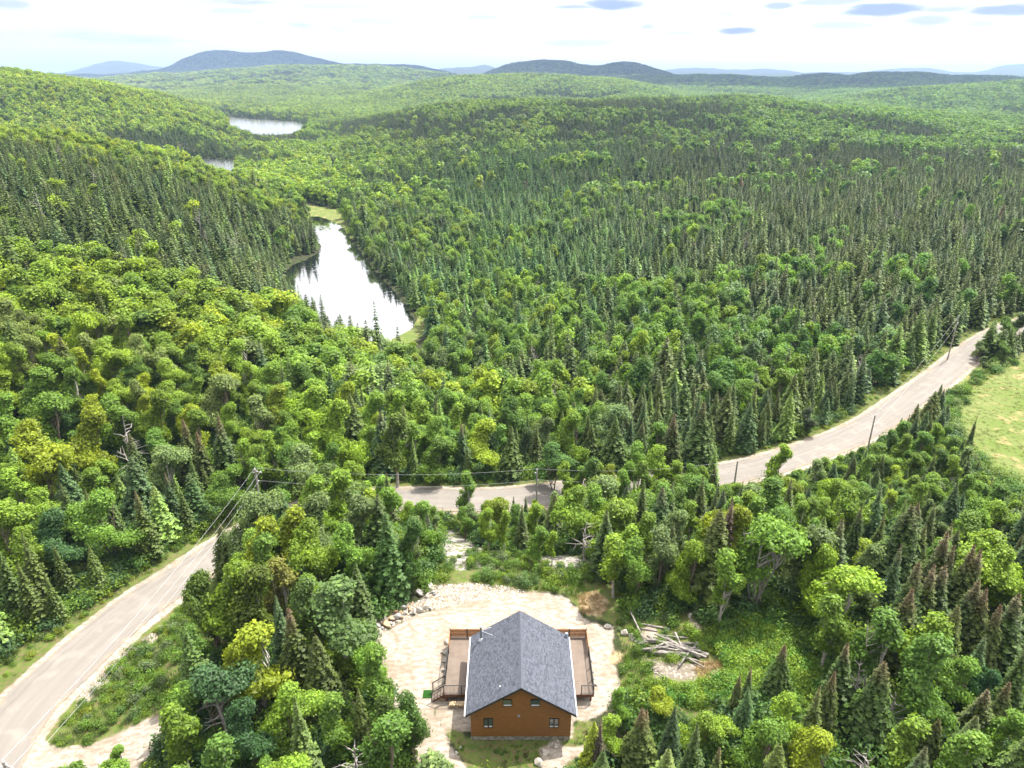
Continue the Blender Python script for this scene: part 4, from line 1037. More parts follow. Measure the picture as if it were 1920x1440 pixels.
# ------------------------------------------------------------------ near trees: hand placed first, then filled in
rng = np.random.default_rng(7)
placed = []        # (x, y, r)
items = []         # near trees: dict
def top_at(px, py, h):
    """where a tree of height h stands whose top is seen at px, py"""
    u = (px - 960) / F; v = (py - 720) / F; t = float(tan_of(py)); a = u / (CP - v * SP)
    Y = (HCAM - h) / t
    for _ in range(9):
        Y = Y * .4 + .6 * (HCAM - h - hz(a * Y, Y)) / t
    return a * Y, Y
HAND = [
 # kind, form, top px, top py, height, width scale, tint, brown, label
 ('vase_maple', 0, 1440, 968, 10.8, .92, GRN * 1.25, 0, 'maple with pale forked trunk at the back edge of the bright green bramble patch'),
 ('vase_maple', 1, 1582, 1066, 8.8, .95, LIME * 1.35, 0, 'bright lime-green maple on several bare slender stems over the bramble patch'),
 ('maple', 0, 1548, 1018, 9.5, .6, LIME * 1.2, 0, 'small yellow-green tree directly behind the bright lime-green many-stemmed maple'),
 ('maple', 3, 1640, 1020, 9.5, .7, BLUEG, 0, 'grey-green tree right behind the bright lime-green many-stemmed maple'),
 ('maple', 1, 1530, 985, 10, .95, BLUEG * .9, 0, 'silvery grey-green crown behind the maple with the pale forked trunk'),
 ('spruce', 0, 1472, 1208, 6.4, .85, SPR * 1.1, 1.0, 'brown-tipped spruce standing in front of the bramble patch, widest of those there'),
 ('slim_spruce', 0, 1409, 1250, 5.6, 1.0, SPR, 1.0, 'slim brown-tipped spruce at the left front edge of the bramble patch'),
 ('spruce', 3, 1388, 1265, 5.4, .7, SPRO, .9, 'olive spruce touching the slim brown-tipped one left of the bramble patch'),
 ('spruce', 1, 1404, 1288, 6.2, .75, SPRB * 1.7, .1, 'pale blue-green spruce in front of the two brown-tipped spruces by the brambles'),
 ('spruce', 1, 1566, 1258, 6.8, .8, SPRO * .9, 1.0, 'spruce with reddish brown top right of the bramble patch, lower of a pair'),
 ('slim_spruce', 1, 1590, 1205, 7.4, 1.3, SPR, .9, 'taller dark spruce close behind the one with the reddish brown top'),
 ('spruce', 2, 1660, 1240, 8.6, .85, SPR * 1.2, .8, 'broad spruce with leaning brown tip beside the grey dead branches'),
 ('spruce', 0, 1724, 1053, 11, .85, SPR * 1.1, .8, 'tall spruce at the left end of the spruce stand on the right'),
 ('spruce', 1, 1712, 1102, 10, .9, SPRO, 1.0, 'brown-topped spruce in front of the tall one at the left end of the stand'),
 ('slim_spruce', 0, 1753, 1057, 10.5, 1.2, SPRO, 1.0, 'thin brown-topped spruce, second from the left in the stand on the right'),
 ('slim_spruce', 1, 1774, 1058, 10, 1.3, SPR, .9, 'dark thin spruce, third from the left in the stand on the right'),
 ('spruce', 2, 1798, 1135, 9.2, .8, SPRO * 1.2, .4, 'olive-grey spruce with ragged lower branches in front of the stand on the right'),
 ('spruce', 3, 1836, 1088, 10.4, 1.05, SPR, .9, 'dark spruce behind the ragged olive-grey one in the stand on the right'),
 ('spruce', 1, 1851, 1103, 10.2, .8, SPRO * .9, 1.0, 'brown-tipped spruce just right of the dark one in the stand on the right'),
 ('spruce', 0, 1878, 1133, 9.6, .7, SPRO, 1.0, 'brown-tipped spruce near the right picture edge, above the grey dead branches'),
 ('slim_spruce', 1, 1912, 1112, 10.2, 1.5, SPR, .7, 'dark spruce cut by the right picture edge beside the brown-tipped stand'),
 ('spruce', 3, 1828, 1020, 11, .85, SPRO, 1.0, 'tall rust-topped spruce at the back of the stand on the right'),
 ('slim_spruce', 0, 1840, 1030, 10.6, 1.3, SPRO, 1.0, 'thinner rust-topped spruce beside the tall one at the back of the stand'),
 ('slim_spruce', 1, 1777, 997, 11, 1.3, SPRO * .9, 1.0, 'rust-topped spruce standing apart at the upper left of the stand on the right'),
 ('spruce', 1, 1790, 1022, 10, .7, SPR, .9, 'dark green spruce between the rust-topped ones on the right'),
 ('spruce', 2, 1712, 945, 12, .95, SPR * 1.05, .4, 'largest dark spruce right of the clearing, above the thin brown-topped ones'),
 ('slim_spruce', 0, 1580, 972, 9.6, 1.5, SPR * 1.1, .6, 'pointed dark spruce left of the largest one, behind the silvery tree'),
 ('spruce', 3, 1616, 948, 9, .7, SPR, .5, 'small dark spruce behind the pointed one right of the clearing'),
 ('maple', 0, 1870, 1000, 10, 1.0, LIME * 1.15, 0, 'rounded yellow-green crown at the right edge beyond the spruce stand'),
 ('maple', 1, 1893, 1030, 9.5, .9, LIME * 1.1, 0, 'yellow-green tree with a visible stem in front of the rounded one at the right edge'),
 ('maple', 2, 1818, 1240, 6.4, .85, GRN * 1.25, 0, 'dense mid-green round tree below the spruce stand on the right'),
 ('maple', 0, 1862, 1255, 5.8, .7, T(.05, .125, .04), 0, 'blue-green bushy tree between the round tree and the right edge'),
 ('slim_spruce', 1, 1853, 1292, 6.6, 1.7, SPRO * .9, .8, 'leaning olive spruce low on the right with a rusty tip'),
 ('spruce', 0, 1894, 1278, 6.6, .85, SPRO, .9, 'rusty-tipped spruce right beside the leaning olive one'),
 ('spruce', 1, 1832, 1342, 7, 1.2, SPR * 1.3, .4, 'wide dark green spruce in the bottom right corner'),
 ('maple', 3, 1905, 1330, 6.5, .8, GRN * 1.3, 0, 'mid-green broadleaf tree beside the wide spruce in the bottom right corner'),
 ('maple', 1, 1480, 1308, 6.6, .75, LIME * 1.2, 0, 'vivid green tree in front of the spruces and bramble patch'),
 ('maple', 4, 1540, 1375, 6.6, .9, YEL * 1.15, 0, 'yellow-green tree with orange-tinted leaves near the bottom edge'),
 ('maple', 2, 1440, 1350, 6.5, .8, GRN * 1.1, 0, 'darker green tree in front of the vivid green one near the bottom edge'),
 ('spruce', 3, 1115, 1352, 5.2, 1.0, YEL * .95, .0, 'yellowed conifer right of the house at the bottom edge'),
 ('slim_spruce', 0, 1127, 1348, 6.0, .7, T(.075, .062, .04), .6, 'grey-brown spire of a spruce inside the yellowed conifer'),
 ('spruce', 0, 1205, 1328, 7.2, .85, SPRO * 1.1, 1.0, 'twin-topped brown-tipped spruce right of the house near the bottom edge'),
 ('slim_spruce', 1, 1213, 1330, 6.9, 1.0, SPRO, 1.0, 'slimmer second tip of the brown-tipped pair right of the house'),
 ('spruce', 3, 1266, 1325, 6.8, .85, SPRB * .9, .1, 'dark blue-green spruce near the bottom edge, right of the twin-topped pair'),
 ('maple', 3, 1165, 1292, 4.4, .7, GRN * 1.4, 0, 'young green tree at the edge of the sand beside the right deck'),
 ('maple', 1, 1150, 1348, 4.2, .95, LIME * 1.25, 0, 'yellow-green young tree between the house and the twin-topped spruce'),
 ('maple', 2, 1240, 1292, 3.8, .95, YEL * 1.1, 0, 'low yellow-green tree behind the dark blue-green spruce near the bottom'),
 ('maple', 0, 1330, 1335, 5.0, 1.0, LIME * 1.05, 0, 'light green loose tree near the bottom edge, left of the pale spruce'),
 ('slim_spruce', 0, 1350, 1400, 5.4, 1.1, SPRO * 1.2, .9, 'small brown-tipped spruce at the bottom edge'),
 ('spruce', 2, 1762, 1348, 5.2, .8, SPRO, .5, 'small dark spruce at the bottom edge under the grey dead branches'),
 ('dead', 0, 1628, 1395, 5.2, 1.5, SPR, 0, 'whitish dead tree with bare stubby branches at the bottom edge'),
 ('dead', 1, 1612, 1245, 4.8, 1.4, SPR, 0, 'bare grey dead tree between the two reddish-tipped spruces'),
 ('dead', 2, 1690, 1305, 5.2, 1.6, SPR, 0, 'tangle of bare grey branches right of the broad spruce'),
 # back of the clearing
 ('birch', 0, 1158, 1002, 8.2, 1.1, LIME * 1.15, 0, 'pale-leaved birch with white stem at the back right of the clearing'),
 ('maple', 4, 1196, 1010, 8.2, .8, GRN * 1.15, 0, 'darker green tree touching the birch at the back right of the clearing'),
 ('maple', 3, 1245, 985, 9, .85, BLUEG * .95, 0, 'grey-green tree right of the birch at the back of the clearing'),
 ('maple', 2, 1300, 1012, 8, .7, LIME, 0, 'light green small tree between the grey-green tree and the big brown-spired one'),
 ('spruce', 2, 1352, 955, 11, 1.0, SPRO * 1.15, .3, 'broad olive conifer left of the maple with the pale forked trunk'),
 ('slim_spruce', 0, 1374, 932, 12, .95, T(.085, .062, .042), .8, 'tall grey-brown half dead spruce spire behind the broad olive conifer'),
 ('maple', 0, 1385, 950, 10.5, .75, YEL * .95, 0, 'yellowish tree round the grey-brown half dead spruce spire'),
 ('maple', 3, 1012, 985, 5.4, .8, GRN * 1.2, 0, 'small bushy green tree at the back of the clearing, alone in front of the others'),
 ('birch', 1, 1036, 995, 5.0, .7, LIME * 1.2, 0, 'thin bright green sapling beside the small bushy tree behind the clearing'),
 ('birch', 2, 913, 952, 6.2, .8, LIME * 1.05, 0, 'birch with two slanting white stems behind the rock outcrop'),
 ('birch', 0, 945, 955, 6.4, .7, LIME * .95, 0, 'birch with one straight white stem, right of the two slanting stems'),
 ('maple', 3, 870, 945, 5.4, .75, GRN * 1.15, 0, 'round green tree at the foot of the tall birch by the road'),
 ('birch', 2, 875, 880, 9.0, .72, GRN * 1.15, 0, 'tall slender birch standing free in front of the middle stretch of road'),
 ('slim_spruce', 1, 1138, 955, 8.6, 1.3, SPR * 1.1, .2, 'dark pointed spruce behind the clearing, left of the pale birch'),
 ('dead', 1, 1098, 975, 6.5, 1.5, SPR, 0, 'bare twiggy dead tree behind the clearing beside the dark pointed spruce'),
 ('slim_spruce', 0, 963, 925, 6.5, 1.0, SPR, .2, 'small pointed spruce against the pale road, left of its neighbour'),
 ('slim_spruce', 1, 986, 926, 6.0, .9, SPR, .2, 'small pointed spruce against the pale road next to the power pole'),
 ('slim_spruce', 0, 934, 945, 4.6, .9, SPR, .3, 'smallest pointed spruce against the near edge of the road'),
 # belt between the left road and the yard
 ('spruce', 0, 722, 962, 10.5, .85, DEEP * .9, .1, 'big dark green spruce at the left back corner of the yard'),
 ('maple', 3, 768, 972, 9.0, .65, DEEP, 0, 'dark green broadleaf tree right of the big dark spruce by the yard'),
 ('slim_spruce', 1, 707, 925, 9.5, 1.5, SPR * 1.05, .2, 'dark spruce tip showing above the belt of trees left of the rock outcrop'),
 ('maple', 1, 650, 985, 9.2, .75, GRN * 1.35, 0, 'bright mid-green tree left of the big dark spruce'),
 ('maple', 2, 570, 835, 10.8, .85, BLUEG * 1.15, 0, 'pale grey-green tall tree right of the leftmost power pole'),
 ('maple', 0, 620, 865, 10.6, 1.0, T(.10, .16, .035), 0, 'large soft green tree left of the middle stretch of road'),
 ('maple', 4, 655, 860, 10, .7, LIME, 0, 'lighter green narrow tree touching the large soft green tree'),
 ('maple', 1, 590, 930, 10, .9, BLUEG, 0, 'grey-green rounded tree below the pale tall one'),
 ('maple', 2, 470, 920, 9.5, .95, BLUEG * 1.05, 0, 'feathery grey-green tree at the foot of the leftmost power pole'),
 ('maple', 0, 668, 925, 9.5, .8, BLUEG * .9, 0, 'grey-green tree in front of the large soft green tree'),
 ('maple', 3, 722, 912, 8.5, .75, GRN * 1.3, 0, 'bright green tree at the left end of the middle stretch of road'),
 ('maple', 4, 790, 940, 7.2, .85, GRN * 1.2, 0, 'round green tree between the road and the rock outcrop'),
 ('birch', 1, 490, 970, 10.5, .9, YEL * 1.05, 0, 'narrow golden-green birch in the belt beside the left road'),
 ('birch', 0, 545, 955, 10, 1.0, YEL * .95, 0, 'golden-green birch right of the narrow golden one'),
 ('maple', 0, 580, 975, 10, .75, LIME * .95, 0, 'yellowish green tree in the middle of the belt'),
 ('birch', 2, 520, 1045, 8.8, .9, T(.17, .18, .035), 0, 'pale yellow-green birch in the middle of the belt beside the left road'),
 ('maple', 1, 430, 1055, 10.2, .85, LIME * .95, 0, 'olive-green tree leaning over the left road'),
 ('maple', 4, 375, 1075, 9.8, .8, T(.085, .14, .02), 0, 'green tree with feathery outline beside the left road'),
 ('birch', 1, 470, 1060, 10.4, 1.0, T(.09, .13, .016), 0, 'olive birch with a white trunk in the belt'),
 ('slim_spruce', 0, 516, 1115, 9.8, 1.0, SPRB * 1.1, .1, 'tall slim grey-green spruce in the middle of the belt'),
 ('slim_spruce', 1, 540, 1138, 9.8, 1.1, SPRO * .9, 1.0, 'slim spruce with grey-brown spire right of the tall grey-green one'),
 ('maple', 3, 575, 1085, 9.6, .7, T(.10, .165, .04), 0, 'soft green tree behind the two slim spruces in the belt'),
 ('birch', 0, 630, 1098, 10, 1.5, T(.105, .175, .05), 0, 'large pale green tree with a dark straight trunk at the left edge of the yard'),
 ('birch', 2, 468, 1180, 8.8, 1.35, YEL, 0, 'golden yellow-green tree in front of the two slim spruces'),
 ('maple', 1, 440, 1210, 8.2, .7, YEL * 1.05, 0, 'rounded golden tree above the driveway mouth'),
 ('maple', 2, 385, 1248, 8.4, 1.0, T(.060, .125, .045), 0, 'large blue-green tree with bare white twigs at the bottom left'),
 ('maple', 0, 345, 1290, 6.8, .9, GRN * 1.1, 0, 'mid-green tree by the driveway in front of the blue-green one'),
 ('maple', 1, 452, 1322, 6.8, .95, T(.045, .105, .032), 0, 'dark green lower tree in front of the large blue-green one'),
 ('dead', 0, 400, 1265, 8.4, 1.3, SPR, 0, 'bare white branches sticking out of the large blue-green tree'),
 ('maple', 4, 215, 1400, 3.6, .8, GRN * 1.3, 0, 'small green tree at the bottom edge beside the driveway'),
 ('maple', 3, 500, 1420, 4.4, .9, GRN * 1.2, 0, 'yellow-green treetop at the bottom edge, left of the bare white branches'),
 ('dead', 2, 655, 1390, 5, 1.8, SPR, 0, 'bare whitish dead branches at the bottom edge in front of the cedars'),
 ('vase_maple', 1, 697, 1215, 6.2, .62, GRN * 1.5, 0, 'sparse bright green tree standing at the left edge of the yard'),
 ('spruce', 3, 671, 1290, 6.8, .75, SPRO * 1.3, .1, 'yellow-green conifer behind the cedars beside the yard'),
 ('cedar', 0, 715, 1300, 7.2, .95, T(.085, .14, .025), 0, 'left one of the two dense cedars beside the yard at the bottom'),
 ('cedar', 1, 766, 1298, 7.6, .95, T(.075, .145, .025), 0, 'right one of the two dense cedars, beside the driveway strip'),
 ('spruce', 2, 590, 1190, 9, .8, SPRO * .9, .1, 'dull olive conifer in the shaded middle of the belt'),
 # beyond the road
 ('maple', 0, 628, 748, 14, .75, LIME * 1.2, 0, 'tallest bright green tree beyond the road, right of the leftmost power pole'),
 ('birch', 0, 735, 775, 13, .95, T(.10, .155, .025), 0, 'open birch with white stems beyond the left end of the middle road'),
 ('maple', 1, 160, 765, 14, .85, YEL * 1.0, 0, 'golden green tree with white forked stems on the left slope'),
 ('maple', 0, 55, 785, 14, .85, YEL * 1.05, 0, 'golden green tree with its crown at the left picture edge'),
 ('dead', 0, 222, 782, 13, 1.4, SPR, 0, 'bare white dead tree right of the golden green tree on the left slope'),
 ('spruce', 0, 240, 808, 12.5, .85, SPR, .4, 'dark spruce in front of the bare white dead tree'),
 ('spruce', 1, 408, 780, 12.5, .95, SPR, .8, 'broad brown-tipped spruce in the group left of the power pole'),
 ('slim_spruce', 0, 342, 785, 12, 1.3, SPRO * .8, 1.0, 'brown-tipped spruce leftmost of its group left of the power pole'),
 ('slim_spruce', 1, 368, 808, 11.5, 1.2, SPRO * .8, 1.0, 'brown-tipped spruce in the middle of its group left of the power pole'),
 ('vase_maple', 1, 300, 835, 10.5, .8, BLUEG * 1.2, 0, 'pale green maple in front of the brown-tipped spruces on the left'),
 ('maple', 2, 180, 925, 10, .9, GRN * 1.25, 0, 'bright green tree between dark spruces above the left road'),
 ('maple', 3, 45, 985, 9, .8, LIME, 0, 'yellow-green tree above the road at the left picture edge'),
 ('maple', 1, 90, 960, 9.4, .9, T(.06, .13, .04), 0, 'blue-green tree behind the yellow-green one at the left edge'),
 ('slim_spruce', 0, 112, 905, 10.5, 1.3, SPR, .2, 'dark pointed spruce in the shade on the left slope'),
 ('maple', 0, 415, 892, 7.5, .85, GRN * .9, 0, 'round dark green tree just left of the leftmost power pole'),
 ('maple', 2, 1040, 830, 8.5, .95, DEEP * 1.25, 0, 'dome-shaped dark green tree beyond the road behind the pole'),
 ('maple', 0, 1025, 782, 8.5, .8, BLUEG * .9, 0, 'silvery grey-green dome tree above the dark dome-shaped one'),
 ('maple', 1, 985, 800, 8.5, .7, T(.075, .125, .04), 0, 'grey-green tree left of the dome-shaped tree beyond the road'),
 ('spruce', 0, 1320, 752, 13, .95, SPR * 1.1, .6, 'tall broad spruce beyond the road, tallest above the free-standing larch'),
 ('spruce', 3, 1265, 775, 12.5, .95, SPRO * .8, .9, 'brown-tipped spruce left of the tall broad spruce beyond the road'),
 ('spruce', 1, 1205, 790, 9, .9, SPR, .6, 'dark spruce with a short top beyond the road'),
 ('maple', 3, 1470, 830, 8.5, .72, LIME * 1.3, 0, 'columnar bright green tree in front of the right stretch of road'),
 ('larch', 0, 1342, 842, 6.5, .8, LAR * 1.3, 0, 'pale feathery larch standing free where the right road disappears'),
 ('maple', 3, 1240, 835, 9.5, .85, LIME * 1.25, 0, 'bright light green tree in front of the dark spruces beyond the road'),
 ('maple', 4, 1200, 828, 9, .75, GRN * 1.3, 0, 'mid-green tree left of the bright light green one by the hidden road'),
 ('maple', 1, 1518, 765, 5.5, .95, T(.075, .105, .05), 0, 'grey-green round willow at the far verge of the right road'),
 ('larch', 0, 1690, 605, 12, 1.0, LAR * 1.2, 0, 'large pale larch left of the far power pole'),
 ('larch', 0, 1731, 580, 13, 1.0, LAR * 1.1, 0, 'tall soft green larch nearest the far power pole'),
 ('larch', 0, 1757, 572, 12, .7, LAR, 0, 'narrow larch behind the tall soft green one'),
 ('larch', 0, 1862, 605, 8.5, 1.1, LAR, 0, 'bushy larch on the meadow side of the far road'),
 ('larch', 0, 1900, 612, 8.0, 1.0, LAR * .9, 0, 'larch at the right picture edge hiding the end of the road'),
 ('maple', 1, 1885, 640, 5.5, 1.0, GRN, 0, 'bushy green tree between the far road and the meadow'),
 ('maple', 3, 1848, 668, 3.5, 1.2, BLUEG * .8, 0, 'low grey-green bush tree at the meadow side of the far road'),
 ('maple', 1, 1062, 868, 7.5, .75, LIME * 1.1, 0, 'yellow-green tree just right of the pole by the middle road'),
 ('maple', 4, 1090, 872, 7.2, .7, GRN * 1.2, 0, 'narrow green tree, second in the row hiding the road right of the pole'),
 ('birch', 0, 1118, 866, 7.6, .9, LIME, 0, 'light green tree, third in the row hiding the road right of the pole'),
 ('maple', 3, 1148, 870, 7.4, .75, YEL * .9, 0, 'yellowish tree, fourth in the row hiding the road right of the pole'),
 ('maple', 2, 1178, 866, 7.4, .7, GRN * 1.1, 0, 'green tree, fifth in the row hiding the road right of the pole'),
 ('birch', 1, 1268, 862, 7.4, .9, LIME * 1.1, 0, 'pale slender tree hiding the road right of the bright light green one'),
 ('maple', 4, 1296, 868, 7.0, .75, GRN * 1.1, 0, 'green tree left of the free-standing larch, nearest to it'),
 ('maple', 3, 1318, 872, 6.6, .65, LIME, 0, 'small light green tree touching the left side of the free-standing larch'),
 ('larch', 0, 1868, 598, 9.0, 1.1, LAR * .95, 0, 'broad larch between the far road and the meadow'),
 ('maple', 1, 1893, 594, 9.0, .9, GRN * .95, 0, 'round green tree hiding the far road beside the broad larch'),
 ('maple', 3, 1917, 584, 9.5, 1.0, BLUEG * .85, 0, 'grey-green tree cut by the right edge above the meadow'),
 ('maple', 2, 1842, 640, 5.0, .9, BLUEG * .8, 0, 'grey-green bush-like tree at the meadow corner of the far road'),
 ('spruce', 3, 1832, 782, 6.5, .5, SPR, .1, 'dark narrow spruce standing at the edge of the meadow'),
]
rr = random.Random(5)
for kind, form, px, py, h, ws, tint, brown, label in HAND:
    ws = ws * (1.22 if kind in ('maple', 'vase_maple', 'birch') else 1.1)
    if kind == 'vase_maple': h = h * 1.04
    x, y = top_at(px, py, h)
    Wd = NEAR[kind][form % len(NEAR[kind])][3] * h / 10 * ws
    tree(kind, form, x, y, h, ws, tint, brown, label, 'named single trees', rr.uniform(0, 6.28))
    placed.append((x, y, Wd / 2))
    print('HAND', label[:40], round(x, 1), round(y, 1), round(hz(x, y), 1)) if y < 20 or y > 400 else None

def colour_word(kind, t, brown):
    r, g, b = t
    if kind in ('spruce', 'slim_spruce'):
        if brown > .55: return 'brown-tipped'
        return 'olive' if r / g > .78 else 'dark green'
    if kind == 'larch': return 'soft green'
    if r / g > .8: return 'yellow-green'
    if b / g > .3: return 'grey-green'
    return 'bright green' if g > .125 else 'mid-green'
def place_word(x, y, px, py):
    if y < 96 and px < 820 and x > -33 - (y < 60) * 6: 
        if py > 1250: return 'in the front of the belt between the left road and the yard'
        if py > 1080: return 'in the middle of the belt between the left road and the yard'
        return 'at the back of the belt, towards the middle road'
    if x < -36 and y < 120: return 'on the bank above the left road'
    if x < -36: return 'on the slope beyond the left road'
    if y > 96 and px < 800: return 'below the lake, beyond the bend of the road'
    if y > 98 and px < 1350: return 'at the forest edge beyond the middle road'
    if y > 98 and px < 1700: return 'at the forest edge beyond the right stretch of road'
    if px < 1100: return 'between the clearing and the middle road'
    if px < 1350 and py < 1160: return 'behind the log pile, towards the hidden road'
    if py > 1240 and px < 1400: return 'in front of the log pile near the bottom edge'
    if py > 1240: return 'in the bottom right woods'
    if py > 1000: return 'in the woods right of the bramble patch'
    if px > 1600: return 'between the meadow and the spruce stand'
    return 'between the bramble patch and the right stretch of road'

# fill in by dart throwing
SHADEFREE = [SAND[0], GRAVEL[0], GRAVEL[1]]
cand = []
n = 26000
cy = 32 + (128 - 32) * np.sqrt(rng.random(n)); ca = rng.uniform(-1.15, 1.15, n); cx_ = ca * cy
cz = Hh(cx_, cy)
ppx, ppy = project(cx_, cy, cz + 5)
ok = (ppx > -260) & (ppx < 2180) & (ppy < 1700) & ~open_ground(cx_, cy, cz)
cx_, cy, cz, ppx, ppy = [q[ok] for q in (cx_, cy, cz, ppx, ppy)]
share = conifer_share(cx_, cy, cz)
share = np.where((ppx > 1350) & (ppy > 950), .40, share)
share = np.where((ppx > 1260) & (ppx < 1430) & (ppy > 960) & (ppy < 1200), 0, share)
share = np.where((ppx > 1680) & (ppy > 1010) & (ppy < 1220), .8, share)
share = np.where((ppx > 1060) & (ppx < 1560) & (ppy > 860) & (ppy < 1010), .30, share)
share = np.where((ppx > 1500) & (ppy > 800) & (ppy < 960), .22, share)
share = np.where((ppx < 830) & (cx_ > -34) & (cy < 92), .13, share)
isc = rng.random(len(cx_)) < share
px_l = np.zeros(len(cx_))
hh = np.where(isc, rng.uniform(6.5, 10.8, len(cx_)), rng.uniform(6.5, 10.5, len(cx_)))
hh = np.where(cy > 96, hh * 1.12, hh)
hh = np.where((ppx > 1060) & (ppx < 1900) & (ppy > 840) & (ppy < 1010) & (cy < 100), hh * .97, hh)
hh = np.where((ppx > 1500) & (ppy > 700) & (ppy < 960), hh * .75, hh)
grid = {}
for x, y, r in placed:
    grid.setdefault((int(x // 6), int(y // 6)), []).append((x, y, r))
tints = tint_for(isc, cx_, cy, rng, len(cx_))
for i in range(len(cx_)):
    x, y = cx_[i], cy[i]
    # smaller trees fit where a large one would hide the open ground
    if isc[i]:
        kind = 'slim_spruce' if rng.random() < .28 else ('larch' if rng.random() < .05 else 'spruce')
    else:
        kind = 'birch' if rng.random() < (.25 if y < 96 else .15) else 'maple'
    form = int(rng.integers(0, 10)); h = float(hh[i]); ws = float(rng.uniform(.95, 1.3))
    for shrink in (1, .72, .5, .34):
        hs = h * shrink
        Wd = NEAR[kind][form % len(NEAR[kind])][3] * hs / 10 * ws
        r = Wd / 2
        free = True
        gx, gy = int(x // 6), int(y // 6)
        for a in (-1, 0, 1):
            for b in (-1, 0, 1):
                for (qx, qy, qr) in grid.get((gx + a, gy + b), ()):
                    if (qx - x) ** 2 + (qy - y) ** 2 < ((r + qr) * .74) ** 2: free = False; break
                if not free: break
            if not free: break
        if not free: break
        if keeps_clear(np.array([x]), np.array([y]), np.array([cz[i]]), hs, Wd)[0]:
            k = hs / math.tan(SUN_EL); lit = True
            for f in (.45, .8, 1.0):
                sx, sy = x - math.sin(SUN_AZ) * k * f, y - math.cos(SUN_AZ) * k * f
                qx_, qy_ = project(sx, sy, cz[i])
                if any(in_poly(qx_, qy_, p_) for p_ in SHADEFREE) or (sy < 118 and float(road_at(np.array([sx]), np.array([sy]))[0][0]) < RW - .6): lit = False; break
            if lit or hs < 3.2: break
        free = False
    if not free: continue
    grid.setdefault((gx, gy), []).append((x, y, r))
    brown = float(np.clip(rng.normal(.5 if (ppx[i] > 1600 and ppy[i] > 980) else .1, .28), 0, 1)) if isc[i] else 0.
    items.append(dict(kind=kind, form=form, x=x, y=y, z=cz[i], h=hs, ws=ws, tint=tints[i], brown=brown, px=ppx[i], py=ppy[i], rz=float(rng.uniform(0, 6.28)), con=bool(isc[i]), W=Wd))
print('near trees', len(items), 'conifers', sum(t['con'] for t in items))
def dist3(t): return math.sqrt(t['x'] ** 2 + t['y'] ** 2 + (HCAM - t['z']) ** 2)
inframe = lambda t: -40 < t['px'] < 1960 and t['py'] < 1500
nhc = sum(1 for q in HAND if q[0] in ('spruce', 'slim_spruce')); nhb = sum(1 for q in HAND if q[0] in ('maple', 'vase_maple'))
rest = []
cnt = {}
limit = {'spruce_tree': 300 - nhc, 'broadleaf_tree': 300 - nhb, 'birch_tree': 150, 'larch_tree': 100}
LM = [(1440, 1070, 'the fork-trunked maple'), (1582, 1130, 'the lime-green maple'), (1265, 1205, 'the log heap'), (1430, 1250, 'the bramble patch'), (733, 1050, 'the big dark spruce'),
      (478, 900, 'the pole at the road bend'), (1007, 910, 'the pole by the middle road'), (1381, 885, 'the pole by the right road'), (1640, 810, 'the thin roadside pole'), (1785, 640, 'the farthest pole'),
      (985, 1260, 'the house'), (735, 1160, 'the boulder bank'), (1158, 1055, 'the pale yard birch'), (1374, 1000, 'the grey-brown spruce spire'), (875, 930, 'the free-standing birch'), (765, 1360, 'the two cedars'),
      (385, 1330, 'the large blue-green tree'), (630, 1170, 'the large pale green tree'), (528, 1170, 'the two slim belt spruces'), (468, 1240, 'the golden belt tree'), (222, 830, 'the white dead slope tree'),
      (55, 840, 'the golden left-edge tree'), (160, 810, 'the white-forked golden tree'), (628, 800, 'the tallest slope tree'), (735, 820, 'the open white-stemmed birch'), (1040, 860, 'the dark dome-shaped tree'),
      (1320, 800, 'the tall roadside spruce'), (1342, 870, 'the free-standing larch'), (1470, 870, 'the columnar green tree'), (1518, 790, 'the round grey willow'), (1700, 650, 'the large pale larch'),
      (1832, 800, 'the meadow spruce'), (1712, 1000, 'the largest right-hand spruce'), (1800, 1080, 'the rusty spruce stand'), (1660, 1290, 'the broad leaning spruce'), (1472, 1250, 'the bramble spruce'),
      (1566, 1300, 'the reddish-topped spruce'), (1205, 1370, 'the twin-topped spruce'), (1818, 1290, 'the round mid-green tree'), (1540, 1410, 'the orange-tinted tree'), (1870, 1030, 'the rounded right-edge crown'),
      (570, 880, 'the pale grey-green tree'), (375, 850, 'the brown-tipped spruce trio'), (180, 960, 'the bright tree among spruces'), (1628, 1420, 'the whitish dead tree'), (490, 1010, 'the narrow golden birch'),
      (60, 1010, 'the yellow-green left-edge tree'), (300, 890, 'the pale slope maple'), (120, 1180, 'the left road'), (345, 1330, 'the driveway tree')]
def ref(t):
    bx, by = t['px'], float(project(t['x'], t['y'], t['z'] + t['h'] * .5)[1])
    d, j = min((math.hypot(bx - l[0], (by - l[1]) * 1.3), j) for j, l in enumerate(LM))
    dx, dy = bx - LM[j][0], (by - LM[j][1]) * 1.3
    far = 'close ' if d < 75 else '' if d < 170 else 'well '
    way = (('left of' if dx < 0 else 'right of') if abs(dx) > abs(dy) else ('behind' if dy < 0 else 'in front of'))
    return far + way + ' ' + LM[j][2]
chosen = []
for t in sorted(items, key=lambda t: -t['h'] / dist3(t)):
    nm = SPECIES[t['kind']][0]
    if inframe(t) and cnt.get(nm, 0) < limit[nm]:
        cnt[nm] = cnt.get(nm, 0) + 1
        cw = colour_word(t['kind'], t['tint'], t['brown']); sw = 'very small' if t['h'] < 3.5 else 'small' if t['h'] < 5.5 else 'very tall' if t['h'] > 10.5 else 'tall' if t['h'] > 8.8 else 'medium-sized'
        plain = {'spruce_tree': 'slim spruce' if t['kind'] == 'slim_spruce' else 'spruce', 'broadleaf_tree': 'leafy tree', 'birch_tree': 'slender tree', 'larch_tree': 'larch'}[nm]
        chosen.append((t, '%s %s %s %s' % (sw, cw, plain, ref(t))))
    else:
        rest.append(t)
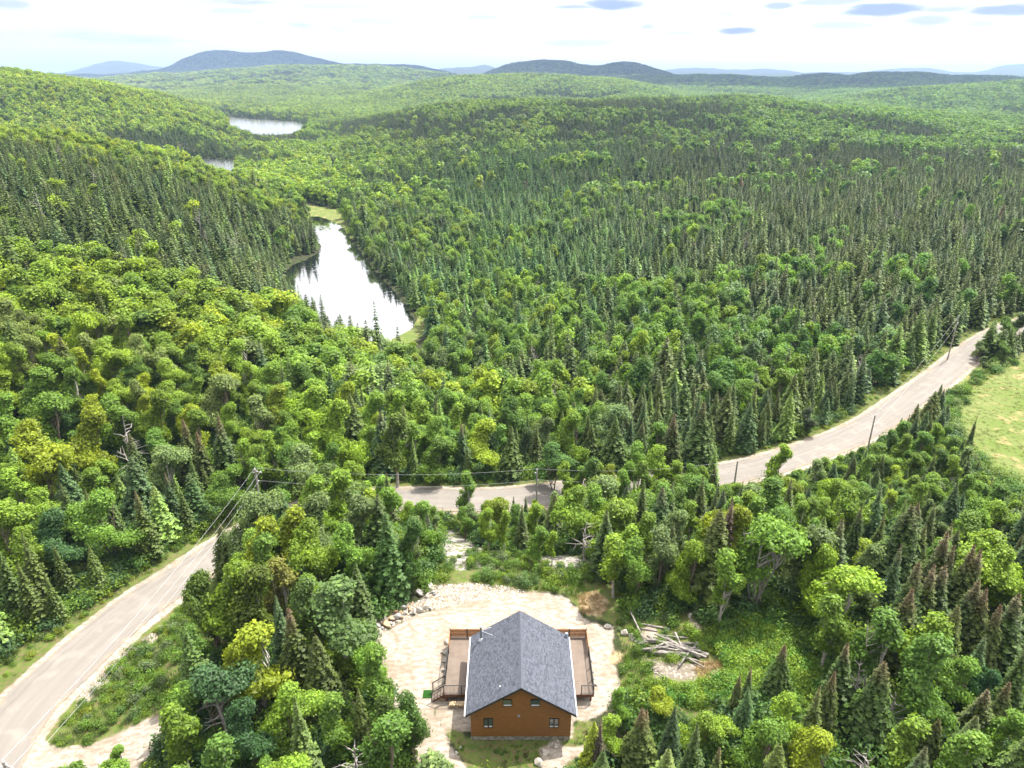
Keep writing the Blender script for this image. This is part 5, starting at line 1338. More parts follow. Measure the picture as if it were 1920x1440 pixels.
from collections import Counter
ncount = Counter(l for _, l in chosen)
for t, lab in chosen:
    grp = ('trees like: ' + lab) if ncount[lab] > 1 else 'trees ' + place_word(t['x'], t['y'], t['px'], t['py'])
    tree(t['kind'], t['form'], t['x'], t['y'], t['h'], t['ws'], t['tint'], t['brown'], lab, grp, t['rz'], t['z'])
print('individuals', cnt, 'rest', len(rest))
# near forms joined for the rest of the close forest
nlib = []; nidx = {}
for kind in ('birch', 'larch', 'maple', 'slim_spruce', 'spruce'):
    for f, (cm, tm, _, _) in enumerate(NEAR[kind][:3]):
        pass
def joined(cm, tm, name):
    import bmesh
    bm = bmesh.new(); bm.from_mesh(cm); n = len(bm.faces); bm.from_mesh(tm); bm.faces.ensure_lookup_table()
    for f in bm.faces[n:]: f.material_index = 1
    me = bpy.data.meshes.new(name); bm.to_mesh(me); bm.free()
    me.materials.append(cm.materials[0]); me.materials.append(tm.materials[0]); return me
k_ = 0
for kind in ('birch', 'larch', 'maple', 'slim_spruce', 'spruce'):
    for f in range(min(3, len(NEAR[kind]))):
        nlib.append(joined(NEAR[kind][f][0], NEAR[kind][f][1], kind + '_joined')); nidx[(kind, f)] = k_; k_ += 1
col = bpy.data.collections.new('close_forest')
for i, me in enumerate(nlib):
    col.objects.link(bpy.data.objects.new('close_form_%s' % 'abcdefghijklmnopqrst'[i], me))
if rest:
    idx = [nidx[(t['kind'], t['form'] % min(3, len(NEAR[t['kind']])))] for t in rest]
    scatter('roadside_forest', 'mixed trees of the near woods beside and beyond the gravel road', col,
            [(t['x'], t['y'], t['z']) for t in rest], idx, [(0, 0, t['rz']) for t in rest],
            [(t['h'] / 10 * t['ws'], t['h'] / 10 * t['ws'], t['h'] / 10) for t in rest], [t['tint'] for t in rest], [t['brown'] for t in rest])

# ------------------------------------------------------------------ forest masses
def band(y0, y1, sp, seed, colref, name, label, kh=1.0, kw=1.0):
    r = np.random.default_rng(seed)
    ys = np.arange(y0, y1, sp); X = []; Y = []
    for q in ys:
        xs = np.arange(-.86 * q - 30, .86 * q + 30, sp); X.append(xs); Y.append(np.full(len(xs), q))
    X = np.concatenate(X); Y = np.concatenate(Y)
    X = X + r.uniform(-.5, .5, len(X)) * sp; Y = Y + r.uniform(-.5, .5, len(Y)) * sp
    m = (Y >= y0) & (Y < y1); X, Y = X[m], Y[m]
    Z = Hh(X, Y)
    px, py = project(X, Y, Z + 6)
    m = (px > -160) & (px < 2080) & visible(X, Y, Z, 14 * kh); X, Y, Z, px, py = X[m], Y[m], Z[m], px[m], py[m]
    m = ~open_ground(X, Y, Z); X, Y, Z, px, py = X[m], Y[m], Z[m], px[m], py[m]
    n = len(X)
    sh = conifer_share(X, Y, Z)
    con = r.random(n) < sh
    m = con | (r.random(n) < (.66 if sp < 6 else .8)); X, Y, Z, px, py, con = X[m], Y[m], Z[m], px[m], py[m], con[m]; n = len(X)
    h = np.where(con, r.uniform(6.5, 11.0, n), r.uniform(7.5, 11.0, n)) * kh
    h = h * (.85 + .3 * fbm(X / 30, Y / 30, 71, 2))
    h = np.where((px > 560) & (px < 1000) & (Y > 330) & (Y < 700), h * 1.15, h)
    w = h * kw * np.where(con, r.uniform(.85, 1.25, n), r.uniform(.85, 1.2, n)) * np.where(~con & (px < 760) & (Y < 270), 1.22, 1)
    W_ = np.where(con, .32, .7) * w
    ok = np.zeros(n, bool)
    for s in (1, .6, .38):
        t = keeps_clear(X, Y, Z, h * s, W_ * s) & ~ok
        h = np.where(t, h * s, h); w = np.where(t, w * s, w); ok |= t
    # only count those that fit
    X, Y, Z, px, py, con, h, w = [q[ok] for q in (X, Y, Z, px, py, con, h, w)]; n = len(X)
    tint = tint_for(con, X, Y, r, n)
    h = h * np.where(con, np.exp(r.normal(0, .22, n)), 1)
    dead = r.random(n) < .018 * (Y < 700)
    reds = (r.random(n) < .0012) & con & (Y < 700)
    tint = np.where(reds[:, None], T(.15, .085, .045), tint)
    idx = np.where(con, 4 + r.integers(0, 4, n), r.integers(0, 4, n)); idx = np.where(dead, 8, idx)
    brown = np.where(con & (px > 900), np.clip(r.normal(.08, .22, n), 0, 1), np.where(con, np.clip(r.normal(.12, .2, n), 0, 1), 0))
    scatter(name, label, colref, np.stack([X, Y, Z - .1], -1), idx, np.stack([r.normal(0, .045, n), r.normal(0, .045, n), r.uniform(0, 6.28, n)], -1),
            np.stack([w / 10, w / 10, h / 10], -1), tint, brown)
band(128, 430, 3.75, 101, C_MID, 'valley_forest', 'spruce and broadleaf forest on both slopes around the narrow lake')
band(430, 1350, 4.1, 102, C_FAR, 'hill_forest', 'forest covering the hills round the far lakes', .95, 1.02)
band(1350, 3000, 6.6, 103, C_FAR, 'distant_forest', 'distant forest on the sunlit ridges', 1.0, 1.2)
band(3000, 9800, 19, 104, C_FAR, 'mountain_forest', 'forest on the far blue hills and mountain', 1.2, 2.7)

# ------------------------------------------------------------------ ground cover
bush_forms = [whole_mesh('bush', broadleaf(300 + i, 1.0, w, 12, 60, .085, .0, 'round', 1, False, sidesN=3), M_LEAF, M_BARK) for i, w in enumerate([1.5, 1.2, 1.8])]
def blades(seed, n, H, spread, wd):
    r = np.random.default_rng(seed)
    b = np.stack([r.normal(0, spread * .4, n), r.normal(0, spread * .4, n), np.full(n, -.05)], -1)
    az = r.uniform(0, 6.28, n); L = H * r.uniform(.5, 1.1, n); k = r.uniform(.15, .6, n)
    tip = b + np.stack([np.cos(az) * L * k, np.sin(az) * L * k, L * .9], -1)
    s_ = np.stack([-np.sin(az), np.cos(az), 0 * az], -1) * wd
    V = np.stack([b - s_, b + s_, tip], 1).reshape(-1, 3)
    return dict(leafV=V, leafT=np.arange(3 * n).reshape(n, 3), var=np.clip(r.normal(.5, .2, n), 0, 1), top=np.zeros(n))
grass_forms = [crown_mesh('grass_tuft', blades(330 + i, 70, 1.0, w, .035), M_LEAF) for i, w in enumerate([.8, 1.1])]
C_LOW = lib_collection('low_plants', bush_forms + grass_forms)
def cover(name, label, polys, sp, seed, tints, hr, forms=(0, 1, 2), wk=1.0, zmax=None, extra=None, avoid=None, prob=1.0, clump=0.0):
    r = np.random.default_rng(seed)
    P3 = []
    for poly in polys:
        zguess = -4.0 if np.mean([q[0] for q in poly]) < 450 else (-9.0 if np.mean([q[1] for q in poly]) < 950 else 0.0)
        w = np.array([P(q[0], q[1], zguess)[:2] for q in poly]); x0, y0 = w.min(0) - 6; x1, y1 = w.max(0) + 6
        gx, gy = np.meshgrid(np.arange(x0, x1, sp), np.arange(y0, y1, sp)); gx = gx.ravel() + r.uniform(-.5, .5, gx.size) * sp; gy = gy.ravel() + r.uniform(-.5, .5, gy.size) * sp
        if not len(gx): continue
        gz = Hh(gx, gy); px, py = project(gx, gy, gz)
        s_ = signed(px, py, poly) + (fbm(gx / 1.7, gy / 1.7, 9, 3) - .5) * 26
        m = (s_ < 0) & (r.random(len(gx)) < prob)
        if avoid is not None:
            for a in avoid: m &= signed(px, py, a) + (fbm(gx / 1.7, gy / 1.7, 9, 3) - .5) * 20 > 2
        d, _ = road_at(gx, gy); m &= d > RW + 1.6
        m &= ~((gx > -3.9) & (gx < 5.4) & (gy > 42.9) & (gy < 54.8)) & ~((gx > -6.4) & (gx < 7.6) & (gy > 47) & (gy < 54.8))
        if clump: m &= fbm(gx / 2.6, gy / 2.6, seed, 3) > clump
        P3.append(np.stack([gx[m], gy[m], gz[m] - .04], -1))
    if extra is not None: P3.append(extra)
    P3 = np.concatenate(P3); n = len(P3)
    sz = r.uniform(hr[0], hr[1], n) * (.65 + .7 * fbm(P3[:, 0] / 3, P3[:, 1] / 3, seed + 5, 2))
    ti = np.array(tints); t = ti[r.integers(0, len(ti), n)] * r.uniform(.8, 1.2, (n, 1))
    scatter(name, label, C_LOW, P3, np.array(forms)[r.integers(0, len(forms), n)], np.stack([np.zeros(n), np.zeros(n), r.uniform(0, 6.28, n)], -1), np.stack([sz * wk, sz * wk, sz], -1), t, np.zeros(n))
BRAMBLE = [[(1335, 1200), (1345, 1176), (1380, 1168), (1450, 1180), (1500, 1200), (1535, 1245), (1545, 1300), (1500, 1330), (1420, 1330), (1345, 1320), (1270, 1325), (1200, 1330), (1240, 1290), (1330, 1285), (1385, 1262), (1350, 1235)]]
NOPLANT = SAND + [DRY[0], DRY[1]] + GRAVEL[3:]
cover('bramble_patch', 'dense bright green bramble leaves filling the hollow right of the log pile', BRAMBLE, .62, 1, [LIME * 1.0, LIME * .9, T(.09, .21, .03), T(.13, .23, .03)], (.7, 1.15), avoid=SAND)
cover('weeds', 'low green weeds and bushes growing round the sandy yard', GRASS[:2], .8, 2, [LIME * .85, GRN, T(.10, .18, .05), T(.12, .17, .07), GRN * .8], (.35, 1.0), forms=(0, 1, 2, 3, 4), avoid=NOPLANT, clump=.36)
cover('lawn_weeds', 'sparse grass and weeds in front of the house', GRASS[2:], .55, 3, [GRN * .8, DEEP, T(.10, .10, .03)], (.12, .3), forms=(3, 4, 1), wk=1.2, avoid=NOPLANT, clump=.4)
cover('dry_grass', 'patches of tall tan dry grass beside the sand', DRY[:2] + DRY[3:], .42, 4, [T(.34, .26, .15), T(.28, .21, .12), T(.38, .31, .20)], (.25, .6), forms=(3, 4), avoid=SAND[:1])
cover('meadow_grass', 'pale rough grass and sedge covering the wet meadow', MEADOW, 1.1, 5, [T(.135, .155, .05), T(.12, .145, .04), T(.155, .145, .06)], (.12, .28), forms=(3, 4), wk=2.4)
cover('marsh_grass', 'green marsh grass along the shore of the narrow lake', MARSH[:2], 1.8, 6, [T(.10, .125, .05), T(.085, .115, .04)], (.5, .9), forms=(3, 4), wk=2.0)
cover('meadow_bushes', 'low bushes straggling along the edge of the wet meadow', [[(1752, 745), (1800, 705), (1850, 690), (1900, 672), (1905, 682), (1850, 706), (1806, 740), (1792, 800), (1842, 866), (1905, 930), (1890, 950), (1820, 885), (1762, 805)]], 1.3, 8, [GRN * .9, DEEP * 1.2, LAR, BLUEG], (.6, 1.9), prob=.7)
# forest floor and verge plants
r_ = np.random.default_rng(77)
n_ = 16000
fy_ = 30 + 98 * np.sqrt(r_.random(n_)); fx_ = fy_ * r_.uniform(-1, 1, n_); fz_ = Hh(fx_, fy_)
m_ = ~open_ground(fx_, fy_, fz_); fd_, _ = road_at(fx_, fy_)
qx, qy = project(fx_, fy_, fz_); m_ &= (qx > -80) & (qx < 2000) & (qy < 1560)
sz_ = r_.uniform(.5, 1.9, n_)
m_ &= keeps_clear(fx_, fy_, fz_, sz_, sz_ * 1.4)
ti_ = np.array([GRN, DEEP, DEEP * .9, LIME * .8, T(.06, .12, .04)])[r_.integers(0, 5, n_)]
scatter('undergrowth', 'bushes and saplings growing under and between the trees', C_LOW, np.stack([fx_, fy_, fz_ - .1], -1)[m_], r_.integers(0, 3, m_.sum()), np.stack([0 * fx_, 0 * fx_, r_.uniform(0, 6.28, n_)], -1)[m_], np.stack([sz_ * 1.1, sz_ * 1.1, sz_], -1)[m_], ti_[m_], np.zeros(m_.sum()))
vx, vy = [], []
for i in range(len(ROAD) - 1):
    a_, b_ = np.array(ROAD[i][:2]), np.array(ROAD[i + 1][:2]); d_ = (b_ - a_) / np.linalg.norm(b_ - a_); s_ = np.array([d_[1], -d_[0]])
    k_n = int(np.linalg.norm(b_ - a_) * 7)
    for _ in range(k_n):
        o_ = r_.uniform(RW + 1.5, RW + 5.0) * r_.choice([-1, 1]); p_ = a_ + d_ * r_.uniform(0, np.linalg.norm(b_ - a_)) + s_ * o_
        vx.append(p_[0]); vy.append(p_[1])
vx = np.array(vx); vy = np.array(vy); vz = Hh(vx, vy); n_ = len(vx); sz_ = r_.uniform(.2, .6, n_)
qx, qy = project(vx, vy, vz); m_ = (road_at(vx, vy)[0] > RW + 1.4) & ~in_poly(qx, qy, SAND[1])
ti_ = np.array([GRN, LIME, YEL * .8, T(.10, .15, .03)])[r_.integers(0, 4, n_)]
scatter('verge_plants', 'grass and weeds along both verges of the road', C_LOW, np.stack([vx, vy, vz - .03], -1)[m_], r_.integers(0, 5, m_.sum()), np.stack([0 * vx, 0 * vx, r_.uniform(0, 6.28, n_)], -1)[m_], np.stack([sz_ * 1.4, sz_ * 1.4, sz_], -1)[m_], ti_[m_], np.zeros(m_.sum()))

# ------------------------------------------------------------------ the house
M_ROOF = mat('roof_shingle', (.06, .066, .083), .9, .2, var=.35, nscale=.9)
def shingle_mat():
    m = bpy.data.materials.new('shingle'); m.use_nodes = True; t = m.node_tree; b = t.nodes['Principled BSDF']
    g = N(t, 'ShaderNodeNewGeometry'); n = N(t, 'ShaderNodeTexNoise'); n.inputs['Scale'].default_value = 7; n.inputs['Detail'].default_value = 5; n.inputs['Roughness'].default_value = .7; lk(t, g.outputs['Position'], n.inputs['Vector'])
    c = mixc(t, g.outputs['Random Per Island'], (.040, .045, .058), (.082, .090, .112))
    c = mixc(t, mth(t, 'MULTIPLY', smooth(t, n.outputs[0], .5, .72), .6), c, (.15, .16, .19))
    lk(t, c, b.inputs['Base Color']); b.inputs['Roughness'].default_value = .92; b.inputs['Specular IOR Level'].default_value = .25
    return m
M_SHIN = shingle_mat()
M_SIDING = mat('cedar_siding', (.18, .080, .020), .55, .3, var=.16, nscale=2.2, stretch=(1, 6, 14))
M_DECK = mat('deck_wood', (.135, .103, .080), .65, .3, var=.07, nscale=1.5)
M_FENCE = mat('fence_wood', (.27, .13, .05), .6, .3, var=.14, nscale=4)
M_FASCIA = mat('fascia_brown', (.12, .045, .02), .6, .3)
M_BLACK = mat('black_metal', (.014, .014, .015), .4, .5)
M_WHITE = mat('white_metal', (.55, .56, .58), .5, .4, var=.04)
M_CONC = mat('concrete', (.25, .24, .21), .95, .2, var=.3, nscale=3, bump=.3)
M_PIPE = mat('pipe_metal', (.16, .19, .20), .4, .5, metal=.5)
M_DISH = mat('grey_metal', (.20, .24, .31), .5, .4)
M_INT = mat('room_dark', (.02, .022, .024), .9, .1)
M_BLIND = mat('window_blind', (.55, .58, .60), .8, .2, var=.05)
gm = bpy.data.materials.new('window_glass'); gm.use_nodes = True
gb = gm.node_tree.nodes['Principled BSDF']; gb.inputs['Base Color'].default_value = (.05, .065, .06, 1); gb.inputs['Roughness'].default_value = .04; gb.inputs['Specular IOR Level'].default_value = 1.0
gb.inputs['Coat Weight'].default_value = .5
M_GLASS = gm
house = empty('house', (.75, 43.4, 0))
tag(house, 'wooden chalet with grey shingle gable roof standing in the sandy yard', 'house')
hx0, hx1, hd = -4.2, 4.2, 8.4     # local: x across, y depth from the front gable
ze, zr, rt = 3.33, 6.42, .0      # eave and ridge of the roof plane
half, sl_ = 4.6, (6.42 - 3.38) / 4.6
roofz = lambda x: 6.42 - sl_ * abs(x)
fo = MB(); fo.box(hx0 + .04, hx1 - .04, .04, hd - .04, -.6, .5); fo.build('foundation', M_CONC, house)
core = MB(); core.prism([(hx0 + .03, .5), (hx1 - .03, .5), (hx1 - .03, roofz(hx1) - .16), (0, roofz(0) - .16), (hx0 + .03, roofz(hx0) - .16)], .03, hd - .03)
wall = core.build('wall', M_SIDING, house)
bh = .178
zc = .5; kb = 0
wins = [(-3.13, -2.35, 1.55, 2.56), (2.38, 3.17, 1.55, 2.56), (-1.50, -.74, 3.97, 4.72), (.80, 1.56, 3.97, 4.72)]
while zc < 6.2:
    z0, z1 = zc, zc + bh - .008
    lim = min(hx1, (6.42 - .2 - z1) / sl_)
    if lim > .15:
        for side, yy in ((0, 0), (1, hd)):
            spans = [(-lim, lim)]
            if side == 0:
                for wx0, wx1, wz0, wz1 in wins:
                    if z1 > wz0 - .02 and z0 < wz1 + .02:
                        spans = [q for sp in spans for q in ([(sp[0], wx0 - .02), (wx1 + .02, sp[1])] if sp[0] < wx0 < sp[1] else [sp])]
            for a_, b_ in spans:
                m = MB(); y_o = -.022 if side == 0 else hd + .022
                yi = .03 if side == 0 else hd - .03
                # lapped board, lower edge proud
                yb, yt = (y_o, y_o + .014) if side == 0 else (y_o, y_o - .014)
                m.add([(a_, yb, z0), (b_, yb, z0), (b_, yt, z1), (a_, yt, z1), (a_, yi, z0), (b_, yi, z0), (b_, yi, z1), (a_, yi, z1)],
                      [(0, 1, 2, 3), (0, 4, 5, 1), (3, 2, 6, 7), (0, 3, 7, 4), (1, 5, 6, 2)])
                m.build('siding_board', M_SIDING, wall)
    if z1 < roofz(4.2) - .12:
        for sx in (-1, 1):
            m = MB(); xo, xt, xi = sx * 4.222, sx * 4.208, sx * 4.17
            m.add([(xo, .02, z0), (xo, hd - .02, z0), (xt, hd - .02, z1), (xt, .02, z1), (xi, .02, z0), (xi, hd - .02, z0), (xi, hd - .02, z1), (xi, .02, z1)],
                  [(0, 1, 2, 3), (0, 4, 5, 1), (3, 2, 6, 7), (0, 3, 7, 4), (1, 5, 6, 2)])
            m.build('siding_board', M_SIDING, wall)
    zc += bh
for k, (wx0, wx1, wz0, wz1) in enumerate(wins):
    m = MB(); fw = .055
    m.box(wx0, wx1, -.05, .05, wz0, wz0 + fw).box(wx0, wx1, -.05, .05, wz1 - fw, wz1).box(wx0, wx0 + fw, -.05, .05, wz0 + fw, wz1 - fw).box(wx1 - fw, wx1, -.05, .05, wz0 + fw, wz1 - fw)
    w_ = m.build('window', M_BLACK, house)
    if k < 2:
        xm = (wx0 + wx1) / 2
        MB().box(xm - .06, xm + .06, -.046, .045, wz0 + fw, wz1 - fw).build('mullion', M_BLACK, w_)
        panes = [(wx0 + fw, xm - .06), (xm + .06, wx1 - fw)]
    else:
        panes = [(wx0 + fw, wx1 - fw)]
    for a_, b_ in panes:
        MB().box(a_, b_, -.012, -.002, wz0 + fw, wz1 - fw).build('pane', M_GLASS, w_)
        MB().box(a_, b_, -.035, -.013, wz0 + fw, wz0 + fw + .10).build('inner_sill', M_BLIND, w_)
vm = MB(); vm.box(-.28, -.08, -.09, -.02, 2.80, 2.98).build('wall_vent', M_DISH, house)
vm = MB(); vm.box(-3.78, -3.62, -.05, -.02, 2.78, 2.96).build('wall_lamp_box', M_FASCIA, house)
# roof: slab, shingle courses, ridge caps, rake boards, gutters
y0r, y1r = -.42, 8.62
sm = MB(); sm.add([(x, y, roofz(x) - d) for d in (0, .14) for y in (y0r, y1r) for x in (-half, 0, half)],
    [(0, 1, 4, 3), (1, 2, 5, 4), (6, 9, 10, 7), (7, 10, 11, 8), (0, 3, 9, 6), (2, 8, 11, 5), (0, 6, 7, 1), (1, 7, 8, 2), (3, 4, 10, 9), (4, 5, 11, 10)])
roof = sm.build('roof', M_ROOF, house)
rs_ = random.Random(3); sh = MB(); L_ = math.hypot(half, half * sl_); nco = 40
for sx in (-1, 1):
    for c_ in range(nco):
        d0 = c_ / nco; d1 = min(1.012, (c_ + 1.08) / nco)
        y = y0r + (-.3 if c_ % 2 else -.12)
        while y < y1r:
            w_ = rs_.choice([.16, .2, .28, .33]); a_ = max(y, y0r - .012); b_ = min(y + w_ - .008, y1r + .012)
            if b_ - a_ > .03:
                th = rs_.uniform(.010, .022)
                xa, xb = sx * half * d0, sx * half * d1
                za, zb = 6.42 - sl_ * half * d0 + .004, 6.42 - sl_ * half * d1 + .004 + th
                v = [(xa, a_, za), (xa, b_, za), (xb, b_, zb), (xb, a_, zb), (xb, a_, zb - th - .003), (xb, b_, zb - th - .003)]
                sh.add(v, [(0, 3, 2, 1) if sx < 0 else (0, 1, 2, 3), (3, 4, 5, 2) if sx < 0 else (2, 5, 4, 3)])
            y += w_
tag(sh.build('shingles', M_SHIN, roof), kind='stuff')
y = y0r - .01
while y < y1r:
    m = MB(); b_ = min(y + .24, y1r + .01)
    m.add([(-.17, y, 6.42 - .17 * sl_ + .03), (0, y, 6.455), (.17, y, 6.42 - .17 * sl_ + .03), (-.17, b_, 6.42 - .17 * sl_ + .022), (0, b_, 6.445), (.17, b_, 6.42 - .17 * sl_ + .022), (-.17, y, 6.42 - .17 * sl_), (0, y, 6.42), (.17, y, 6.42 - .17 * sl_)],
          [(0, 1, 4, 3), (1, 2, 5, 4), (6, 7, 1, 0), (7, 8, 2, 1)])
    m.build('ridge_cap', M_SHIN, roof); y += .235
for yy in (y0r, y1r):
    for sx in (-1, 1):
        ya, yb = (yy - .04, yy - .006) if yy < 0 else (yy + .006, yy + .04)
        m = MB(); m.add([(x, y, roofz(x) - d) for d in (-.004, .21) for y in (ya, yb) for x in (0, sx * (half + .012))], [(0, 1, 3, 2), (4, 6, 7, 5), (0, 4, 5, 1), (2, 3, 7, 6), (1, 5, 7, 3), (0, 2, 6, 4)])
        m.build('rake_board', M_BLACK, roof)
for sx in (-1, 1):
    x = sx * (half + .07); z = roofz(half) - .02
    m = MB(); m.box(x - .055, x + .03, y0r, y1r, z - .10, z - .09).box(x - .062, x - .052, y0r, y1r, z - .10, z - .01).box(x + .03, x + .04, y0r, y1r, z - .10, z - .01)
    g_ = m.build('gutter', M_WHITE, roof)
# stove pipe with flashing and two stays, vent pipe, grey hood
px_, py_ = -2.87 - .75, 50.9 - 43.4
z_ = roofz(px_)
st = MB().tube([(px_, py_, z_ - .1), (px_, py_, z_ + 1.45)], .085, 12).tube([(px_, py_, z_ + 1.45), (px_, py_, z_ + 1.52)], [.13, .12], 12).build('stove_pipe', M_PIPE, roof)
MB().tube([(px_, py_, z_ - .12), (px_, py_, z_ + .18)], [.24, .10], 12).build('flashing', M_WHITE, st)
for tx, ty in ((-1.75 - .75, 7.25), (-1.95 - .75, 8.45)):
    MB().tube([(px_, py_, z_ + 1.05), (tx, ty, roofz(tx) + .02)], .014, 5).build('stay_rod', M_WHITE, st)
vx_ = -.98 - .75
MB().tube([(vx_, .45, roofz(vx_) - .05), (vx_, .45, roofz(vx_) + .36)], .045, 8).build('vent_pipe', M_PIPE, roof)
MB().tube([(vx_, .45, roofz(vx_) + .36), (vx_, .45, roofz(vx_) + .44)], [.06, .05], 8).build('vent_cap', M_WHITE, roof)
hx_ = 5.18 - .75 - .06
MB().tube([(hx_, 8.3, roofz(hx_) - .02), (hx_, 8.3, roofz(hx_) + .38)], .09, 10).tube([(hx_, 8.3, roofz(hx_) + .34), (hx_, 8.3, roofz(hx_) + .52)], [.17, .13], 10).build('vent_hood', M_DISH, roof)

# deck: U-shaped round the back, boards across at the sides and lengthwise behind
deck = MB()
zd = 1.0
dx0, dx1, dy0, dy1 = -6.15 - .75, 7.38 - .75, 47.36 - 43.4, 54.5 - 43.4
for a_, b_, c_, d_ in ((dx0, hx0 - .03, dy0, dy0 + .045), (dx0, dx0 + .045, dy0, dy1), (dx1 - .045, dx1, dy0, dy1), (hx1 + .03, dx1, dy0, dy0 + .045), (dx0, dx1, dy1 - .045, dy1)):
    deck.box(a_, b_, c_, d_, zd - .30, zd - .032)
for x in (dx0 + .25, hx0 - .4, hx1 + .4, dx1 - .25):
    for y in (dy0 + .25, dy0 + 2.4, dy0 + 4.6, dy1 - .25):
        deck.box(x - .07, x + .07, y - .07, y + .07, -.5, zd - .05)
for y in np.arange(dy0 + .3, dy1, .6):
    deck.box(dx0 + .05, hx0 - .06, y - .02, y + .02, zd - .25, zd - .034); deck.box(hx1 + .06, dx1 - .05, y - .02, y + .02, zd - .25, zd - .034)
dk = deck.build('deck', M_FASCIA, house)
bw = .137
y = dy0 - .02
while y + bw < dy0 + 4.05:
    for a_, b_ in ((dx0 - .02, hx0 - .035), (hx1 + .035, dx1 + .02)):
        MB().box(a_, b_, y, y + bw - .007, zd - .03, zd + rs_.uniform(-.002, .002)).build('deck_board', M_DECK, dk)
    y += bw
ysplit = y
x = dx0 - .02
while x + bw < dx1 + .03:
    ya = ysplit if (x + bw < hx0 - .03 or x > hx1 + .03) else hd + .04
    MB().box(x, x + bw - .007, ya, dy1 + .02, zd - .03, zd + rs_.uniform(-.002, .002)).build('deck_board', M_DECK, dk)
    x += bw
def rail(p0, p1, posts, baluster=True, name='railing'):
    p0 = Vector(p0); p1 = Vector(p1); m = MB(); hgt = 1.02
    m.bar(p0 + Vector((0, 0, hgt)), p1 + Vector((0, 0, hgt)), .055, .05); m.bar(p0 + Vector((0, 0, .10)), p1 + Vector((0, 0, .10)), .035, .035)
    r = m.build(name, M_BLACK, house)
    for t in posts:
        q = p0.lerp(p1, t); MB().box(q.x - .038, q.x + .038, q.y - .038, q.y + .038, q.z - .02, q.z + hgt + .05).build('post', M_BLACK, r)
    n = int((p1 - p0).length / .115)
    for k in range(1, n):
        q = p0.lerp(p1, k / n); MB().box(q.x - .009, q.x + .009, q.y - .009, q.y + .009, q.z + .1, q.z + hgt).build('baluster', M_BLACK, r)
    return r
ein = .05
rail((dx0 + ein, dy0 + ein, zd), (hx0 - .12, dy0 + ein, zd), (0, .62, 1))
rail((dx1 - 1.15, dy0 + ein, zd), (dx1 - ein, dy0 + ein, zd), (0, 1))
rail((dx0 + ein, dy0 + 1.25, zd), (dx0 + ein, dy0 + 4.9, zd), (0, .5, 1))
rail((dx1 - ein, dy0 + ein, zd), (dx1 - ein, dy0 + 4.6, zd), (.33, .66, 1))
def screen(p0, p1, nposts):
    p0 = Vector(p0); p1 = Vector(p1)
    r = MB().bar(p0 + Vector((0, 0, .99)), p1 + Vector((0, 0, .99)), .06, .04).build('privacy_screen', M_FENCE, house)
    for k in range(nposts):
        q = p0.lerp(p1, k / (nposts - 1)); MB().box(q.x - .045, q.x + .045, q.y - .045, q.y + .045, q.z - .02, q.z + 1.06).build('post', M_BLACK, r)
    for k in range(5):
        z = .07 + k * .185
        MB().bar(p0 + Vector((0, 0, z + .078)), p1 + Vector((0, 0, z + .078)), .025, .155).build('slat', M_FENCE, r)
screen((dx0 + ein, dy1 - ein, zd), (dx1 - ein, dy1 - ein, zd), 9)
screen((dx0 + ein, dy0 + 4.98, zd), (dx0 + ein, dy1 - .16, zd), 2)
screen((dx1 - ein, dy0 + 4.68, zd), (dx1 - ein, dy1 - .16, zd), 2)
# stairs at the left front corner
stp = MB()
for s_ in (0, 1):
    yy = dy0 + .10 + s_ * 1.05
    stp.add([(dx0, yy, zd - .06), (dx0, yy + .05, zd - .06), (dx0 - 1.12, yy, .1), (dx0 - 1.12, yy + .05, .1), (dx0, yy, zd - .34), (dx0, yy + .05, zd - .34), (dx0 - 1.12, yy, -.15), (dx0 - 1.12, yy + .05, -.15)],
            [(0, 1, 3, 2), (4, 6, 7, 5), (0, 2, 6, 4), (1, 5, 7, 3), (2, 3, 7, 6), (0, 4, 5, 1)])
stairs = stp.build('stairs', M_FASCIA, house)
for k in range(4):
    xx = dx0 - .02 - k * .275
    MB().box(xx - .27, xx - .01, dy0 + .06, dy0 + 1.24, zd - .2 * (k + 1) - .04, zd - .2 * (k + 1)).build('tread', M_DECK, stairs)
for s_ in (0, 1):
    yy = dy0 + .08 + s_ * 1.12
    a_ = Vector((dx0 + .04, yy, zd)); b_ = Vector((dx0 - 1.1, yy, .12))
    m = MB(); m.bar(a_ + Vector((0, 0, 1.0)), b_ + Vector((0, 0, 1.0)), .05, .05); m.bar(a_ + Vector((0, 0, .14)), b_ + Vector((0, 0, .14)), .035, .035)
    r_2 = m.build('stair_railing', M_BLACK, house)
    MB().box(b_.x - .04, b_.x + .04, yy - .04, yy + .04, -.05, 1.18).build('post', M_BLACK, r_2)
    MB().box(a_.x - .04, a_.x + .04, yy - .04, yy + .04, zd - .1, zd + 1.06).build('post', M_BLACK, r_2)
    for k in range(1, 10):
        q = a_.lerp(b_, k / 10); MB().box(q.x - .009, q.x + .009, q.y - .009, q.y + .009, q.z + .14, q.z + 1.0).build('baluster', M_BLACK, r_2)
M_MAT = mat('artificial_grass', (.015, .06, .008), .9, .1, var=.2, nscale=20, bump=.4)
mt_ = MB(); gz_ = hz(-7.62, 48.3)
mt_.box(-8.15, -7.18, 47.85, 48.75, gz_ - .02, gz_ + .05)
tag(mt_.build('doormat', M_MAT), 'bright green artificial grass mat lying at the foot of the deck stairs', 'mat')

